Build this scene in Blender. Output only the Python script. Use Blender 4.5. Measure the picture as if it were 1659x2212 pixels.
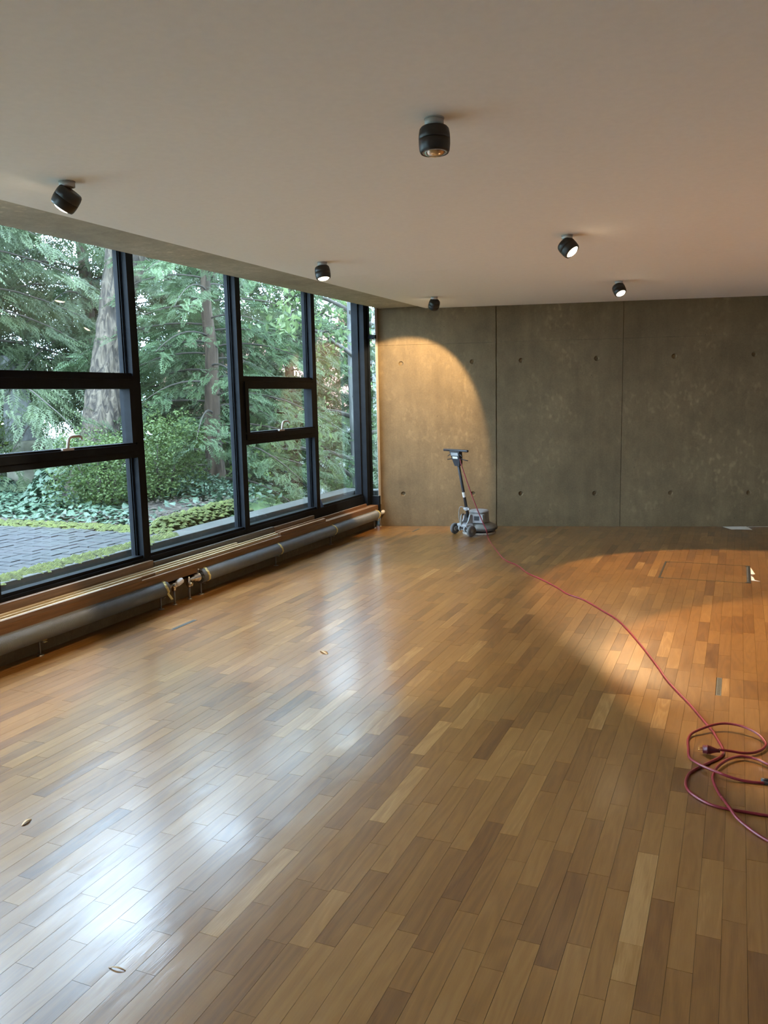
import bpy, bmesh, math, random
import numpy as np
from mathutils import Vector, Matrix, Quaternion

random.seed(7); rng = np.random.default_rng(7)
S = bpy.context.scene
COL = S.collection
for o in list(bpy.data.objects): bpy.data.objects.remove(o, do_unlink=True)

# ------------------------------------------------------------------ camera
F_PX, YAW, PITCH, ROLL, CAM_H = 1784.0, math.radians(-23.25), math.radians(-7.98), math.radians(-1.234), 1.6
_cy, _sy, _cp, _sp, _cr, _sr = math.cos(YAW), math.sin(YAW), math.cos(PITCH), math.sin(PITCH), math.cos(ROLL), math.sin(ROLL)
fwd = Vector((_sy*_cp, _cy*_cp, _sp)); rgt = Vector((_cy, -_sy, 0)); up = rgt.cross(fwd)
cr = rgt*_cr + up*_sr; cu = -rgt*_sr + up*_cr
cam = bpy.data.cameras.new('camera'); cam_o = bpy.data.objects.new('camera', cam); COL.objects.link(cam_o)
cam.sensor_fit = 'HORIZONTAL'; cam.sensor_width = 36.0; cam.lens = 36.0*F_PX/1659.0
cam.clip_start = .05; cam.clip_end = 300
m = Matrix((( cr.x, cu.x, -fwd.x, 0), (cr.y, cu.y, -fwd.y, 0), (cr.z, cu.z, -fwd.z, CAM_H), (0, 0, 0, 1)))
cam_o.matrix_world = m
S.camera = cam_o

# ------------------------------------------------------------------ sky, exposure
W = bpy.data.worlds.new('overcast_sky'); S.world = W; W.use_nodes = True
bg = W.node_tree.nodes['Background']
bg.inputs[0].default_value = (.60, .78, 1.0, 1); bg.inputs[1].default_value = 21.0
S.view_settings.view_transform = 'Standard'; S.view_settings.look = 'None'
S.view_settings.gamma = 1.0; S.view_settings.use_curve_mapping = False
S.view_settings.exposure = 0.25
try:
    S.cycles.use_denoising = True
    S.cycles.max_bounces = 10; S.cycles.diffuse_bounces = 6; S.cycles.glossy_bounces = 4
    S.cycles.transparent_max_bounces = 16; S.cycles.transmission_bounces = 4
    S.cycles.caustics_reflective = True; S.cycles.caustics_refractive = False; S.cycles.blur_glossy = .3
    S.cycles.sample_clamp_indirect = 6.0
except Exception: pass
LAMP_W = 430.0                      # watts of each lit ceiling spot
LAMP_COL = (1.0, .70, .38)

# ------------------------------------------------------------------ materials
MAT = {}
def nodes_of(name):
    mt = bpy.data.materials.new(name); mt.use_nodes = True; MAT[name] = mt
    nt = mt.node_tree; return mt, nt, nt.nodes, nt.links, nt.nodes['Principled BSDF']
def plain(name, col, rough=.5, metal=0.0, var=.06, scale=12.0, bump=0.0, bscale=60.0, spec=.5, coat=0.0):
    mt, nt, N, L, b = nodes_of(name)
    tc = N.new('ShaderNodeTexCoord'); nz = N.new('ShaderNodeTexNoise'); nz.inputs['Scale'].default_value = scale; nz.inputs['Detail'].default_value = 4
    L.new(tc.outputs['Object'], nz.inputs['Vector'])
    cr_ = N.new('ShaderNodeValToRGB')
    a = [max(0, c*(1-var*2)) for c in col]; d = [min(1, c*(1+var*2)) for c in col]
    cr_.color_ramp.elements[0].color = (*a, 1); cr_.color_ramp.elements[1].color = (*d, 1)
    cr_.color_ramp.elements[0].position = .3; cr_.color_ramp.elements[1].position = .7
    L.new(nz.outputs['Fac'], cr_.inputs['Fac']); L.new(cr_.outputs['Color'], b.inputs['Base Color'])
    b.inputs['Roughness'].default_value = rough; b.inputs['Metallic'].default_value = metal
    b.inputs['Specular IOR Level'].default_value = spec; b.inputs['Coat Weight'].default_value = coat
    if bump:
        n2 = N.new('ShaderNodeTexNoise'); n2.inputs['Scale'].default_value = bscale; n2.inputs['Detail'].default_value = 6
        L.new(tc.outputs['Object'], n2.inputs['Vector'])
        bp = N.new('ShaderNodeBump'); bp.inputs['Strength'].default_value = bump; bp.inputs['Distance'].default_value = .01
        L.new(n2.outputs['Fac'], bp.inputs['Height']); L.new(bp.outputs['Normal'], b.inputs['Normal'])
    return mt

def mat_parquet():
    mt, nt, N, L, b = nodes_of('oak_parquet')
    geo = N.new('ShaderNodeNewGeometry'); at = N.new('ShaderNodeAttribute'); at.attribute_name = 'tone'
    sep = N.new('ShaderNodeSeparateXYZ'); L.new(at.outputs['Vector'], sep.inputs[0])
    # shift the grain of every board by its own seed
    comb = N.new('ShaderNodeCombineXYZ'); 
    mul = N.new('ShaderNodeMath'); mul.operation = 'MULTIPLY'; mul.inputs[1].default_value = 37.0
    L.new(sep.outputs['Y'], mul.inputs[0]); L.new(mul.outputs[0], comb.inputs['Z'])
    mul2 = N.new('ShaderNodeMath'); mul2.operation = 'MULTIPLY'; mul2.inputs[1].default_value = 11.0
    L.new(sep.outputs['Z'], mul2.inputs[0]); L.new(mul2.outputs[0], comb.inputs['Y'])
    add = N.new('ShaderNodeVectorMath'); L.new(geo.outputs['Position'], add.inputs[0]); L.new(comb.outputs[0], add.inputs[1])
    def noise(sx, sy, sc, det, dist=0.0):
        mp = N.new('ShaderNodeMapping'); mp.inputs['Scale'].default_value = (sx, sy, 1)
        L.new(add.outputs[0], mp.inputs['Vector'])
        nz = N.new('ShaderNodeTexNoise'); nz.inputs['Scale'].default_value = sc; nz.inputs['Detail'].default_value = det
        nz.inputs['Distortion'].default_value = dist
        L.new(mp.outputs[0], nz.inputs['Vector']); return nz
    fine = noise(60, 3.0, 4.0, 5); broad = noise(14, 2.2, 1.6, 3, .8)
    lowf = noise(7.0, .9, 1.0, 2, .5)                     # cathedral figure: contour lines of a stretched noise
    mu = N.new('ShaderNodeMath'); mu.operation = 'MULTIPLY'; mu.inputs[1].default_value = 55.0; L.new(lowf.outputs['Fac'], mu.inputs[0])
    sn = N.new('ShaderNodeMath'); sn.operation = 'SINE'; L.new(mu.outputs[0], sn.inputs[0])
    ramp = N.new('ShaderNodeValToRGB')
    for p, c in ((0, (.090, .031, .0055)), (.22, (.154, .061, .0110)), (.5, (.224, .098, .0195)), (.8, (.295, .142, .035)), (1, (.43, .238, .082))):
        e = ramp.color_ramp.elements.new(p) if p not in (0, 1) else ramp.color_ramp.elements[0 if p == 0 else -1]
        e.position = p; e.color = (*c, 1)
    def madd(a, fac, src, bias):
        mm = N.new('ShaderNodeMath'); mm.operation = 'MULTIPLY_ADD'; mm.inputs[1].default_value = fac
        L.new(src, mm.inputs[0]); mm.inputs[2].default_value = bias
        ad = N.new('ShaderNodeMath'); ad.operation = 'ADD'; L.new(a, ad.inputs[0]); L.new(mm.outputs[0], ad.inputs[1]); return ad.outputs[0]
    v = madd(sep.outputs['X'], .30, fine.outputs['Fac'], -.15)
    v = madd(v, .22, broad.outputs['Fac'], -.11)
    v = madd(v, .065, sn.outputs[0], 0.0)
    L.new(v, ramp.inputs['Fac'])
    L.new(ramp.outputs['Color'], b.inputs['Base Color'])
    b.inputs['Roughness'].default_value = .34
    b.inputs['Specular IOR Level'].default_value = .5
    b.inputs['Coat Weight'].default_value = 1.0
    sheen = N.new('ShaderNodeTexNoise'); sheen.inputs['Scale'].default_value = 2.3; sheen.inputs['Detail'].default_value = 4; L.new(geo.outputs['Position'], sheen.inputs['Vector'])
    rr_ = N.new('ShaderNodeMapRange'); rr_.inputs['From Min'].default_value = .35; rr_.inputs['From Max'].default_value = .68; rr_.inputs['To Min'].default_value = .16; rr_.inputs['To Max'].default_value = .255
    L.new(sheen.outputs['Fac'], rr_.inputs['Value']); L.new(rr_.outputs[0], b.inputs['Coat Roughness']); b.inputs['Coat IOR'].default_value = 1.55
    wob = noise(9, 4, 1.0, 2); bp = N.new('ShaderNodeBump'); bp.inputs['Strength'].default_value = .6; bp.inputs['Distance'].default_value = .003
    L.new(wob.outputs['Fac'], bp.inputs['Height'])
    bp2 = N.new('ShaderNodeBump'); bp2.inputs['Strength'].default_value = .35; bp2.inputs['Distance'].default_value = .0006
    L.new(fine.outputs['Fac'], bp2.inputs['Height']); L.new(bp.outputs['Normal'], bp2.inputs['Normal'])
    L.new(bp2.outputs['Normal'], b.inputs['Normal']); L.new(bp2.outputs['Normal'], b.inputs['Coat Normal'])
    return mt

def mat_concrete(name, base, streak=1.0):
    mt, nt, N, L, b = nodes_of(name)
    geo = N.new('ShaderNodeNewGeometry')
    def noise(scale, vec=(1, 1, 1), det=5, rough=.6):
        mp = N.new('ShaderNodeMapping'); mp.inputs['Scale'].default_value = vec; L.new(geo.outputs['Position'], mp.inputs['Vector'])
        nz = N.new('ShaderNodeTexNoise'); nz.inputs['Scale'].default_value = scale; nz.inputs['Detail'].default_value = det; nz.inputs['Roughness'].default_value = rough
        L.new(mp.outputs[0], nz.inputs['Vector']); return nz.outputs['Fac']
    big = noise(1.1); mid = noise(7, (1, 1, .7)); fine = noise(55, det=3); vert = noise(9, (1, 1, .06)); spots = noise(22, (1, 1, .6), 2, .4)
    def madd(a, f, s, c):
        mm = N.new('ShaderNodeMath'); mm.operation = 'MULTIPLY_ADD'; mm.inputs[1].default_value = f; mm.inputs[2].default_value = c; L.new(s, mm.inputs[0])
        if a is None: return mm.outputs[0]
        ad = N.new('ShaderNodeMath'); L.new(a, ad.inputs[0]); L.new(mm.outputs[0], ad.inputs[1]); return ad.outputs[0]
    v = madd(None, .8, big, .1); v = madd(v, .6, mid, -.3); v = madd(v, .35, fine, -.175); v = madd(v, .38*streak, vert, -.19*streak)
    ramp = N.new('ShaderNodeValToRGB'); e = ramp.color_ramp.elements
    e[0].position = .2; e[0].color = (*[c*.66 for c in base], 1); e[1].position = .85; e[1].color = (*[c*1.35 for c in base], 1)
    L.new(v, ramp.inputs['Fac'])
    # pale lime bloom in patches
    rs = N.new('ShaderNodeValToRGB'); rs.color_ramp.elements[0].position = .54; rs.color_ramp.elements[1].position = .72; L.new(spots, rs.inputs['Fac'])
    rb = N.new('ShaderNodeValToRGB'); rb.color_ramp.elements[0].position = .48; rb.color_ramp.elements[1].position = .68; L.new(big, rb.inputs['Fac'])
    mm = N.new('ShaderNodeMath'); mm.operation = 'MULTIPLY'; L.new(rs.outputs['Color'], mm.inputs[0]); L.new(rb.outputs['Color'], mm.inputs[1])
    mm2 = N.new('ShaderNodeMath'); mm2.operation = 'MULTIPLY'; L.new(mm.outputs[0], mm2.inputs[0]); mm2.inputs[1].default_value = .75
    mx = N.new('ShaderNodeMix'); mx.data_type = 'RGBA'; L.new(mm2.outputs[0], mx.inputs['Factor']); L.new(ramp.outputs['Color'], mx.inputs['A'])
    mx.inputs['B'].default_value = (*[min(1, c*1.9) for c in base], 1)
    # small dark air holes
    vo = N.new('ShaderNodeTexVoronoi'); vo.inputs['Scale'].default_value = 7.0; L.new(geo.outputs['Position'], vo.inputs['Vector'])
    vr = N.new('ShaderNodeValToRGB'); vr.color_ramp.elements[0].position = .022; vr.color_ramp.elements[0].color = (.35, .33, .3, 1); vr.color_ramp.elements[1].position = .04
    L.new(vo.outputs['Distance'], vr.inputs['Fac'])
    m3 = N.new('ShaderNodeMix'); m3.data_type = 'RGBA'; m3.blend_type = 'MULTIPLY'; m3.inputs['Factor'].default_value = 1
    L.new(mx.outputs['Result'], m3.inputs['A']); L.new(vr.outputs['Color'], m3.inputs['B'])
    L.new(m3.outputs['Result'], b.inputs['Base Color'])
    b.inputs['Roughness'].default_value = .75; b.inputs['Specular IOR Level'].default_value = .3
    bp = N.new('ShaderNodeBump'); bp.inputs['Strength'].default_value = .25; bp.inputs['Distance'].default_value = .004
    L.new(fine, bp.inputs['Height']); L.new(bp.outputs['Normal'], b.inputs['Normal'])
    return mt

def mat_glass():
    mt, nt, N, L, b = nodes_of('window_glass')
    N.remove(b); out = N['Material Output']
    tr = N.new('ShaderNodeBsdfTransparent'); tr.inputs[0].default_value = (.955, .985, .985, 1)
    gl = N.new('ShaderNodeBsdfGlossy'); gl.inputs['Roughness'].default_value = .0; gl.inputs['Color'].default_value = (1, 1, 1, 1)
    fr = N.new('ShaderNodeFresnel'); gq = N.new('ShaderNodeNewGeometry')
    io = N.new('ShaderNodeMapRange'); io.inputs['To Min'].default_value = 1.5; io.inputs['To Max'].default_value = 1/1.5; L.new(gq.outputs['Backfacing'], io.inputs['Value']); L.new(io.outputs[0], fr.inputs['IOR'])
    mx = N.new('ShaderNodeMixShader'); L.new(fr.outputs[0], mx.inputs[0]); L.new(tr.outputs[0], mx.inputs[1]); L.new(gl.outputs[0], mx.inputs[2])
    L.new(mx.outputs[0], out.inputs['Surface']); return mt

def mat_leaf(name, c1, c2, trans=.35, scale=1.8, rough=.5):
    mt, nt, N, L, b = nodes_of(name); out = N['Material Output']
    geo = N.new('ShaderNodeNewGeometry'); nz = N.new('ShaderNodeTexNoise'); nz.inputs['Scale'].default_value = scale; nz.inputs['Detail'].default_value = 5
    nz.inputs['Roughness'].default_value = .75
    L.new(geo.outputs['Position'], nz.inputs['Vector'])
    rp = N.new('ShaderNodeValToRGB'); rp.color_ramp.elements[0].position = .32; rp.color_ramp.elements[1].position = .68
    rp.color_ramp.elements[0].color = (*c1, 1); rp.color_ramp.elements[1].color = (*c2, 1); L.new(nz.outputs['Fac'], rp.inputs['Fac'])
    L.new(rp.outputs['Color'], b.inputs['Base Color']); b.inputs['Roughness'].default_value = rough
    b.inputs['Specular IOR Level'].default_value = .35
    t = N.new('ShaderNodeBsdfTranslucent'); L.new(rp.outputs['Color'], t.inputs['Color'])
    mx = N.new('ShaderNodeMixShader'); mx.inputs[0].default_value = trans; L.new(b.outputs[0], mx.inputs[1]); L.new(t.outputs[0], mx.inputs[2])
    L.new(mx.outputs[0], out.inputs['Surface']); return mt

def mat_bark(name, c1, c2, scale=16):
    mt, nt, N, L, b = nodes_of(name)
    tc = N.new('ShaderNodeTexCoord'); mp = N.new('ShaderNodeMapping'); mp.inputs['Scale'].default_value = (1, 1, .16); L.new(tc.outputs['Object'], mp.inputs['Vector'])
    nz = N.new('ShaderNodeTexNoise'); nz.inputs['Scale'].default_value = scale; nz.inputs['Detail'].default_value = 7; nz.inputs['Distortion'].default_value = 1.2
    L.new(mp.outputs[0], nz.inputs['Vector'])
    rp = N.new('ShaderNodeValToRGB'); rp.color_ramp.elements[0].position = .4; rp.color_ramp.elements[1].position = .62
    rp.color_ramp.elements[0].color = (*c1, 1); rp.color_ramp.elements[1].color = (*c2, 1); L.new(nz.outputs['Fac'], rp.inputs['Fac'])
    L.new(rp.outputs['Color'], b.inputs['Base Color']); b.inputs['Roughness'].default_value = .9
    bp = N.new('ShaderNodeBump'); bp.inputs['Strength'].default_value = 1; bp.inputs['Distance'].default_value = .04; L.new(nz.outputs['Fac'], bp.inputs['Height'])
    L.new(bp.outputs['Normal'], b.inputs['Normal']); return mt

def mat_wood(name, c1, c2, rough=.45):
    mt, nt, N, L, b = nodes_of(name)
    geo = N.new('ShaderNodeNewGeometry'); mp = N.new('ShaderNodeMapping'); mp.inputs['Scale'].default_value = (40, 1.6, 40); L.new(geo.outputs['Position'], mp.inputs['Vector'])
    nz = N.new('ShaderNodeTexNoise'); nz.inputs['Scale'].default_value = 2.2; nz.inputs['Detail'].default_value = 5; L.new(mp.outputs[0], nz.inputs['Vector'])
    rp = N.new('ShaderNodeValToRGB'); rp.color_ramp.elements[0].position = .3; rp.color_ramp.elements[1].position = .72
    rp.color_ramp.elements[0].color = (*c1, 1); rp.color_ramp.elements[1].color = (*c2, 1); L.new(nz.outputs['Fac'], rp.inputs['Fac'])
    L.new(rp.outputs['Color'], b.inputs['Base Color']); b.inputs['Roughness'].default_value = rough; return mt

def mat_emit(name, col, strength):
    mt, nt, N, L, b = nodes_of(name)
    b.inputs['Base Color'].default_value = (.9, .85, .75, 1)
    b.inputs['Emission Color'].default_value = (*col, 1); b.inputs['Emission Strength'].default_value = strength; return mt

mat_parquet(); mat_glass()
mat_concrete('fair_faced_concrete', (.148, .106, .055))
mat_concrete('soffit_concrete', (.40, .365, .285), .4)
mat_concrete('outdoor_concrete', (.048, .05, .044), .3)
plain('ceiling_plaster', (.88, .875, .845), .85, var=.008, scale=30, bump=.03, bscale=400)
plain('grey_render', (.42, .41, .39), .85, var=.02)
plain('plaster_wall', (.84, .84, .83), .85, var=.02)
plain('subfloor', (.05, .035, .02), .9)
plain('black_aluminium', (.007, .009, .012), .5, var=.12, spec=.12)
plain('radiator_grey', (.17, .185, .195), .42, var=.04)
plain('chrome', (.72, .72, .72), .18, metal=1.0, var=.03)
plain('dull_steel', (.30, .29, .27), .4, metal=.8, var=.1)
plain('white_plastic', (.80, .82, .84), .35, var=.02)
plain('handle_plastic', (.42, .38, .34), .35, var=.03)
plain('masking_tape', (.62, .53, .22), .6, var=.06)
plain('lamp_black', (.014, .012, .011), .42, var=.05)
plain('lamp_mount_grey', (.46, .46, .45), .35, var=.04)
plain('lamp_lens_glass', (.55, .5, .45), .06, metal=.85, var=.35, scale=40)
mat_emit('lamp_lens_lit', (1.0, .80, .52), 22.0)
plain('cable_red', (.19, .014, .022), .38, var=.08)
plain('plug_red', (.10, .008, .014), .42)
plain('brass', (.60, .46, .22), .3, metal=1.0)
plain('machine_grey', (.20, .19, .17), .38, var=.1, bump=.05)
plain('machine_silver', (.36, .365, .37), .3, metal=.1, var=.08)
plain('machine_dark', (.028, .028, .032), .5)
plain('rubber_grey', (.10, .095, .09), .7)
plain('pad_white', (.50, .46, .40), .95, var=.1, scale=60, bump=.3)
plain('label_white', (.7, .68, .62), .5)
plain('paper_white', (.74, .70, .62), .8, var=.03)
plain('blue_tape', (.02, .09, .30), .5)
plain('dark_slot', (.02, .022, .022), .5, var=.4, scale=80)
plain('zinc', (.16, .17, .17), .35, metal=.6, var=.15)
mat_wood('sill_oak', (.14, .065, .025), (.22, .11, .046))
mat_wood('batten_pale', (.44, .33, .18), (.58, .46, .28), .5)
mat_wood('batten_brown', (.13, .075, .04), (.22, .13, .075), .55)
mat_wood('batten_grey', (.10, .083, .066), (.17, .14, .11), .6)
mat_wood('shaving_wood', (.42, .24, .09), (.55, .34, .15), .5)
mat_leaf('yew_green', (.028, .052, .024), (.105, .165, .072), .35, 2.6)
mat_leaf('hemlock_green', (.028, .045, .021), (.095, .13, .058), .35, 2.0)
mat_leaf('dark_conifer', (.017, .027, .013), (.058, .075, .034), .3, 1.2)
mat_leaf('boxwood_green', (.03, .053, .014), (.10, .15, .04), .35, 3.5)
mat_leaf('sunlit_lime', (.15, .26, .04), (.30, .40, .09), .5, 2.0)  # lime leaves painted brighter: sunlight is put into the leaf colour
mat_leaf('broadleaf_green', (.06, .105, .036), (.15, .20, .08), .5, 1.2)
mat_leaf('ivy_green', (.021, .046, .028), (.085, .135, .082), .15, 7.0, .4)
mat_bark('oak_bark', (.016, .012, .008), (.085, .068, .047), 15)
mat_bark('yew_bark', (.034, .023, .015), (.095, .066, .046), 9)
mat_bark('pale_bark', (.09, .09, .085), (.19, .195, .19), 8)
plain('twig_dark', (.045, .038, .03), .9)
plain('moss', (.055, .066, .012), .95, var=.25, scale=18, bump=.8, bscale=90)
plain('paver_grey', (.06, .062, .066), .3, var=.12, scale=20, bump=.15)
plain('dead_leaf', (.055, .042, .03), .9, var=.4, scale=30)
plain('soil', (.05, .04, .03), .95, var=.3, scale=9, bump=.6)
plain('lawn', (.07, .12, .04), .95, var=.3, scale=3)
plain('stone_mossy', (.13, .128, .09), .9, var=.22, scale=5, bump=.5, bscale=25)
plain('house_white', (.40, .40, .40), .8, var=.02)
plain('roof_tile', (.22, .10, .065), .8, var=.18, scale=6)
plain('house_glass', (.05, .07, .09), .1)

# ------------------------------------------------------------------ mesh helpers
def link(o, parent=None):
    COL.objects.link(o)
    if parent: o.parent = parent
    return o
class MB:
    def __init__(s): s.v = []; s.f = []; s.sm = []
    def add(s, vs, fs, smooth=False):
        n = len(s.v); s.v += [tuple(v) for v in vs]; s.f += [tuple(i+n for i in f) for f in fs]; s.sm += [smooth]*len(fs); return s
    def box(s, x0, x1, y0, y1, z0, z1, M=None):
        vs = [Vector((x, y, z)) for z in (z0, z1) for y in (y0, y1) for x in (x0, x1)]
        if M: vs = [M @ v for v in vs]
        return s.add(vs, [(0, 2, 3, 1), (4, 5, 7, 6), (0, 1, 5, 4), (2, 6, 7, 3), (0, 4, 6, 2), (1, 3, 7, 5)])
    def lathe(s, prof, seg=24, M=None, caps=True, smooth=True):
        vs = []; fs = []
        for r, z in prof:
            for k in range(seg):
                a = 2*math.pi*k/seg; vs.append(Vector((r*math.cos(a), r*math.sin(a), z)))
        if M: vs = [M @ v for v in vs]
        n = len(prof)
        for i in range(n-1):
            for k in range(seg):
                a = i*seg+k; b_ = i*seg+(k+1) % seg
                fs.append((a, b_, b_+seg, a+seg))
        s.add(vs, fs, smooth)
        if caps:
            base = len(s.v)-len(vs)
            s.f.append(tuple(base+k for k in reversed(range(seg)))); s.sm.append(False)
            s.f.append(tuple(base+(n-1)*seg+k for k in range(seg))); s.sm.append(False)
        return s
    def tube(s, pts, rad, seg=8, smooth=True, caps=True):
        pts = [Vector(p) for p in pts]; n = len(pts)
        if not hasattr(rad, '__len__'): rad = [rad]*n
        t0 = (pts[1]-pts[0]).normalized(); ref = Vector((0, 0, 1)) if abs(t0.z) < .9 else Vector((1, 0, 0))
        nrm = t0.cross(ref).normalized(); vs = []
        for i, p in enumerate(pts):
            t = (pts[min(i+1, n-1)]-pts[max(i-1, 0)]).normalized()
            nrm = (nrm - t*nrm.dot(t)).normalized(); bn = t.cross(nrm)
            for k in range(seg):
                a = 2*math.pi*k/seg; vs.append(p+(nrm*math.cos(a)+bn*math.sin(a))*rad[i])
        fs = [(i*seg+k, i*seg+(k+1) % seg, (i+1)*seg+(k+1) % seg, (i+1)*seg+k) for i in range(n-1) for k in range(seg)]
        s.add(vs, fs, smooth)
        if caps:
            b0 = len(s.v)-len(vs)
            s.f.append(tuple(b0+k for k in reversed(range(seg)))); s.sm.append(False)
            s.f.append(tuple(b0+(n-1)*seg+k for k in range(seg))); s.sm.append(False)
        return s
    def prism(s, poly, z0, z1, M=None):
        n = len(poly); vs = [Vector((x, y, z0)) for x, y in poly]+[Vector((x, y, z1)) for x, y in poly]
        if M: vs = [M @ v for v in vs]
        return s.add(vs, [tuple(reversed(range(n))), tuple(range(n, 2*n))]+[(i, (i+1) % n, n+(i+1) % n, n+i) for i in range(n)])
    def mesh(s, name, mat):
        me = bpy.data.meshes.new(name); me.from_pydata(s.v, [], s.f)
        me.polygons.foreach_set('use_smooth', s.sm)
        me.materials.append(MAT[mat]); me.validate(); me.update(); return me
    def build(s, name, mat, parent=None, bevel=0.0):
        o = link(bpy.data.objects.new(name, s.mesh(name, mat)), parent)
        if bevel:
            md = o.modifiers.new('bevel', 'BEVEL'); md.width = bevel; md.segments = 2; md.limit_method = 'ANGLE'
        return o
def tag(o, label=None, cat=None, group=None, kind=None):
    if label: o['label'] = label
    if cat: o['category'] = cat
    if group: o['group'] = group
    if kind: o['kind'] = kind
    return o
def empty(name, loc=(0, 0, 0), parent=None):
    o = bpy.data.objects.new(name, None); o.location = loc; o.empty_display_size = .05; return link(o, parent)
def B(x0, x1, y0, y1, z0, z1): return MB().box(x0, x1, y0, y1, z0, z1)
def np_mesh(name, V, Fq, mat, attr=None, smooth=False):
    """V (n,3), Fq (m,k) equal-sided faces"""
    me = bpy.data.meshes.new(name); k = Fq.shape[1]
    me.vertices.add(len(V)); me.vertices.foreach_set('co', np.ascontiguousarray(V, dtype=np.float32).ravel())
    me.loops.add(Fq.size); me.loops.foreach_set('vertex_index', np.ascontiguousarray(Fq, dtype=np.int32).ravel())
    me.polygons.add(len(Fq)); me.polygons.foreach_set('loop_start', np.arange(0, Fq.size, k, dtype=np.int32))
    me.polygons.foreach_set('loop_total', np.full(len(Fq), k, dtype=np.int32))
    me.polygons.foreach_set('use_smooth', np.full(len(Fq), smooth, dtype=bool))
    me.update(calc_edges=True)
    if attr is not None:
        a = me.attributes.new('tone', 'FLOAT_VECTOR', 'FACE'); a.data.foreach_set('vector', np.ascontiguousarray(attr, dtype=np.float32).ravel())
    me.materials.append(MAT[mat]); return me
def smooth_path(pts, n=6):
    P = [Vector(p) for p in pts]; out = []
    for i in range(len(P)-1):
        p0 = P[max(i-1, 0)]; p1 = P[i]; p2 = P[i+1]; p3 = P[min(i+2, len(P)-1)]
        for k in range(n):
            t = k/n; out.append(.5*((2*p1)+(p2-p0)*t+(2*p0-5*p1+4*p2-p3)*t*t+(3*p1-p0-3*p2+p3)*t**3))
    out.append(P[-1]); return out

# ================================================================== STRUCTURE
WX0, WY0, WT = -4.053, 9.33, Vector((.967, .254, 0)).normalized()       # back wall start and direction
WN = Vector((-WT.y, WT.x, 0))                                             # points outwards
def wall_y(x): return WY0+(x-WX0)*WT.y/WT.x
XR, YR = 3.5, -2.6                                                        # right and rear wall
H = 2.626

# ---------------- floor
floor = MB().prism([(-4.3, YR), (XR, YR), (XR, wall_y(XR)+.1), (-4.3, WY0+.1)], -.12, -.006).build('floor', 'subfloor')
tag(floor, 'oak strip parquet floor freshly varnished', kind='structure')
PW = .0695; X_PHASE = -.2015
HATCH = (-.590, .142, 7.333, 8.075)
LIDS = [(-3.86, -3.61, 4.605, 4.88), (-.060, .195, 4.522, 4.815), (-3.735, -3.50, 9.02, 9.262)]
holes = [HATCH]+LIDS
planks = []      # (quad corners CCW, tone)
def subtract(r, h):
    x0, x1, y0, y1 = r; a0, a1, b0, b1 = h
    if x1 <= a0 or x0 >= a1 or y1 <= b0 or y0 >= b1: return [r]
    out = []
    if y0 < b0: out.append((x0, x1, y0, b0))
    if y1 > b1: out.append((x0, x1, b1, y1))
    lo, hi = max(y0, b0), min(y1, b1)
    if x0 < a0: out.append((x0, a0, lo, hi))
    if x1 > a1: out.append((a1, x1, lo, hi))
    return out
rnd = random.Random(21)
i0 = int(math.floor((-4.13-X_PHASE)/PW)); i1 = int(math.ceil((XR-X_PHASE)/PW))
FORCE = []       # boards copied from the photograph: (x centre, y0, y1, tone)
FORCE += [(-.237, 2.306, 2.822, .92), (-.166, 2.042, 2.56, .30), (-.166, 3.56, 4.11, .72), (-.306, 2.047, 2.566, .56), (-.795, 2.06, 2.322, .32), (-.585, 2.28, 2.484, .40), (-.585, 2.055, 2.28, .42), (-1.63, 6.22, 6.50, .16), (-1.565, 5.33, 5.75, .2)]
for i in range(i0, i1):
    xa, xb = X_PHASE+i*PW, X_PHASE+(i+1)*PW
    xa2, xb2 = max(xa, -4.13), min(xb, XR)
    if xb2-xa2 < .01: continue
    forced = sorted([(f[1], f[2], f[3]) for f in FORCE if xa <= f[0] < xb])
    y = YR-rnd.random()*.5; runs = []
    while y < wall_y(xb2):
        ln = rnd.choice((.30, .40, .46, .5, .5, .52, .58)) + rnd.uniform(-.02, .02)
        nxt = y+ln
        for f in forced:
            if y < f[0] <= nxt+.12: nxt = f[0]
        for f in forced:
            if abs(y-f[0]) < 1e-6: nxt = f[1]
        t = min(.97, max(.04, rnd.gauss(.50, .115))); 
        if rnd.random() < .04: t = rnd.uniform(.16, .3)
        if rnd.random() < .06: t = rnd.uniform(.72, .86)
        for f in forced:
            if abs(y-f[0]) < 1e-6: t = f[2]
        runs.append((y, nxt, t)); y = nxt
    for ya, yb, t in runs:
        ya = max(ya, YR)
        if yb <= ya: continue
        if yb < wall_y(xa2)-.02:
            rects = [(xa2, xb2, ya, yb)]
            for h in holes: rects = [q for r in rects for q in subtract(r, h)]
            for r in rects:
                if r[1]-r[0] > .004 and r[3]-r[2] > .004: planks.append(((r[0], r[2]), (r[1], r[2]), (r[1], r[3]), (r[0], r[3]), t))
        elif ya < wall_y(xa2)-.01:
            planks.append(((xa2, ya), (xb2, ya), (xb2, min(yb, wall_y(xb2)-.006)), (xa2, min(yb, wall_y(xa2)-.006)), t))
PF = np.array([[(0, 1, 2, 3), (4, 7, 6, 5), (0, 4, 5, 1), (1, 5, 6, 2), (2, 6, 7, 3), (3, 7, 4, 0)]])[0]
def plank_geo(p, z=0.0, gap=.0005):
    (ax, ay), (bx, by), (cx, cy), (dx, dy), t = p
    top = [(ax+gap, ay+gap), (bx-gap, by+gap), (cx-gap, cy-gap), (dx+gap, dy-gap)]
    j = [z+rnd.uniform(-.00022, .00022) for _ in range(4)]
    vs = [(x, y, j[k]) for k, (x, y) in enumerate(top)]+[(x, y, -.0055) for x, y in top]
    return np.array(vs), np.array([t, rnd.random(), rnd.random()])
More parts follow.
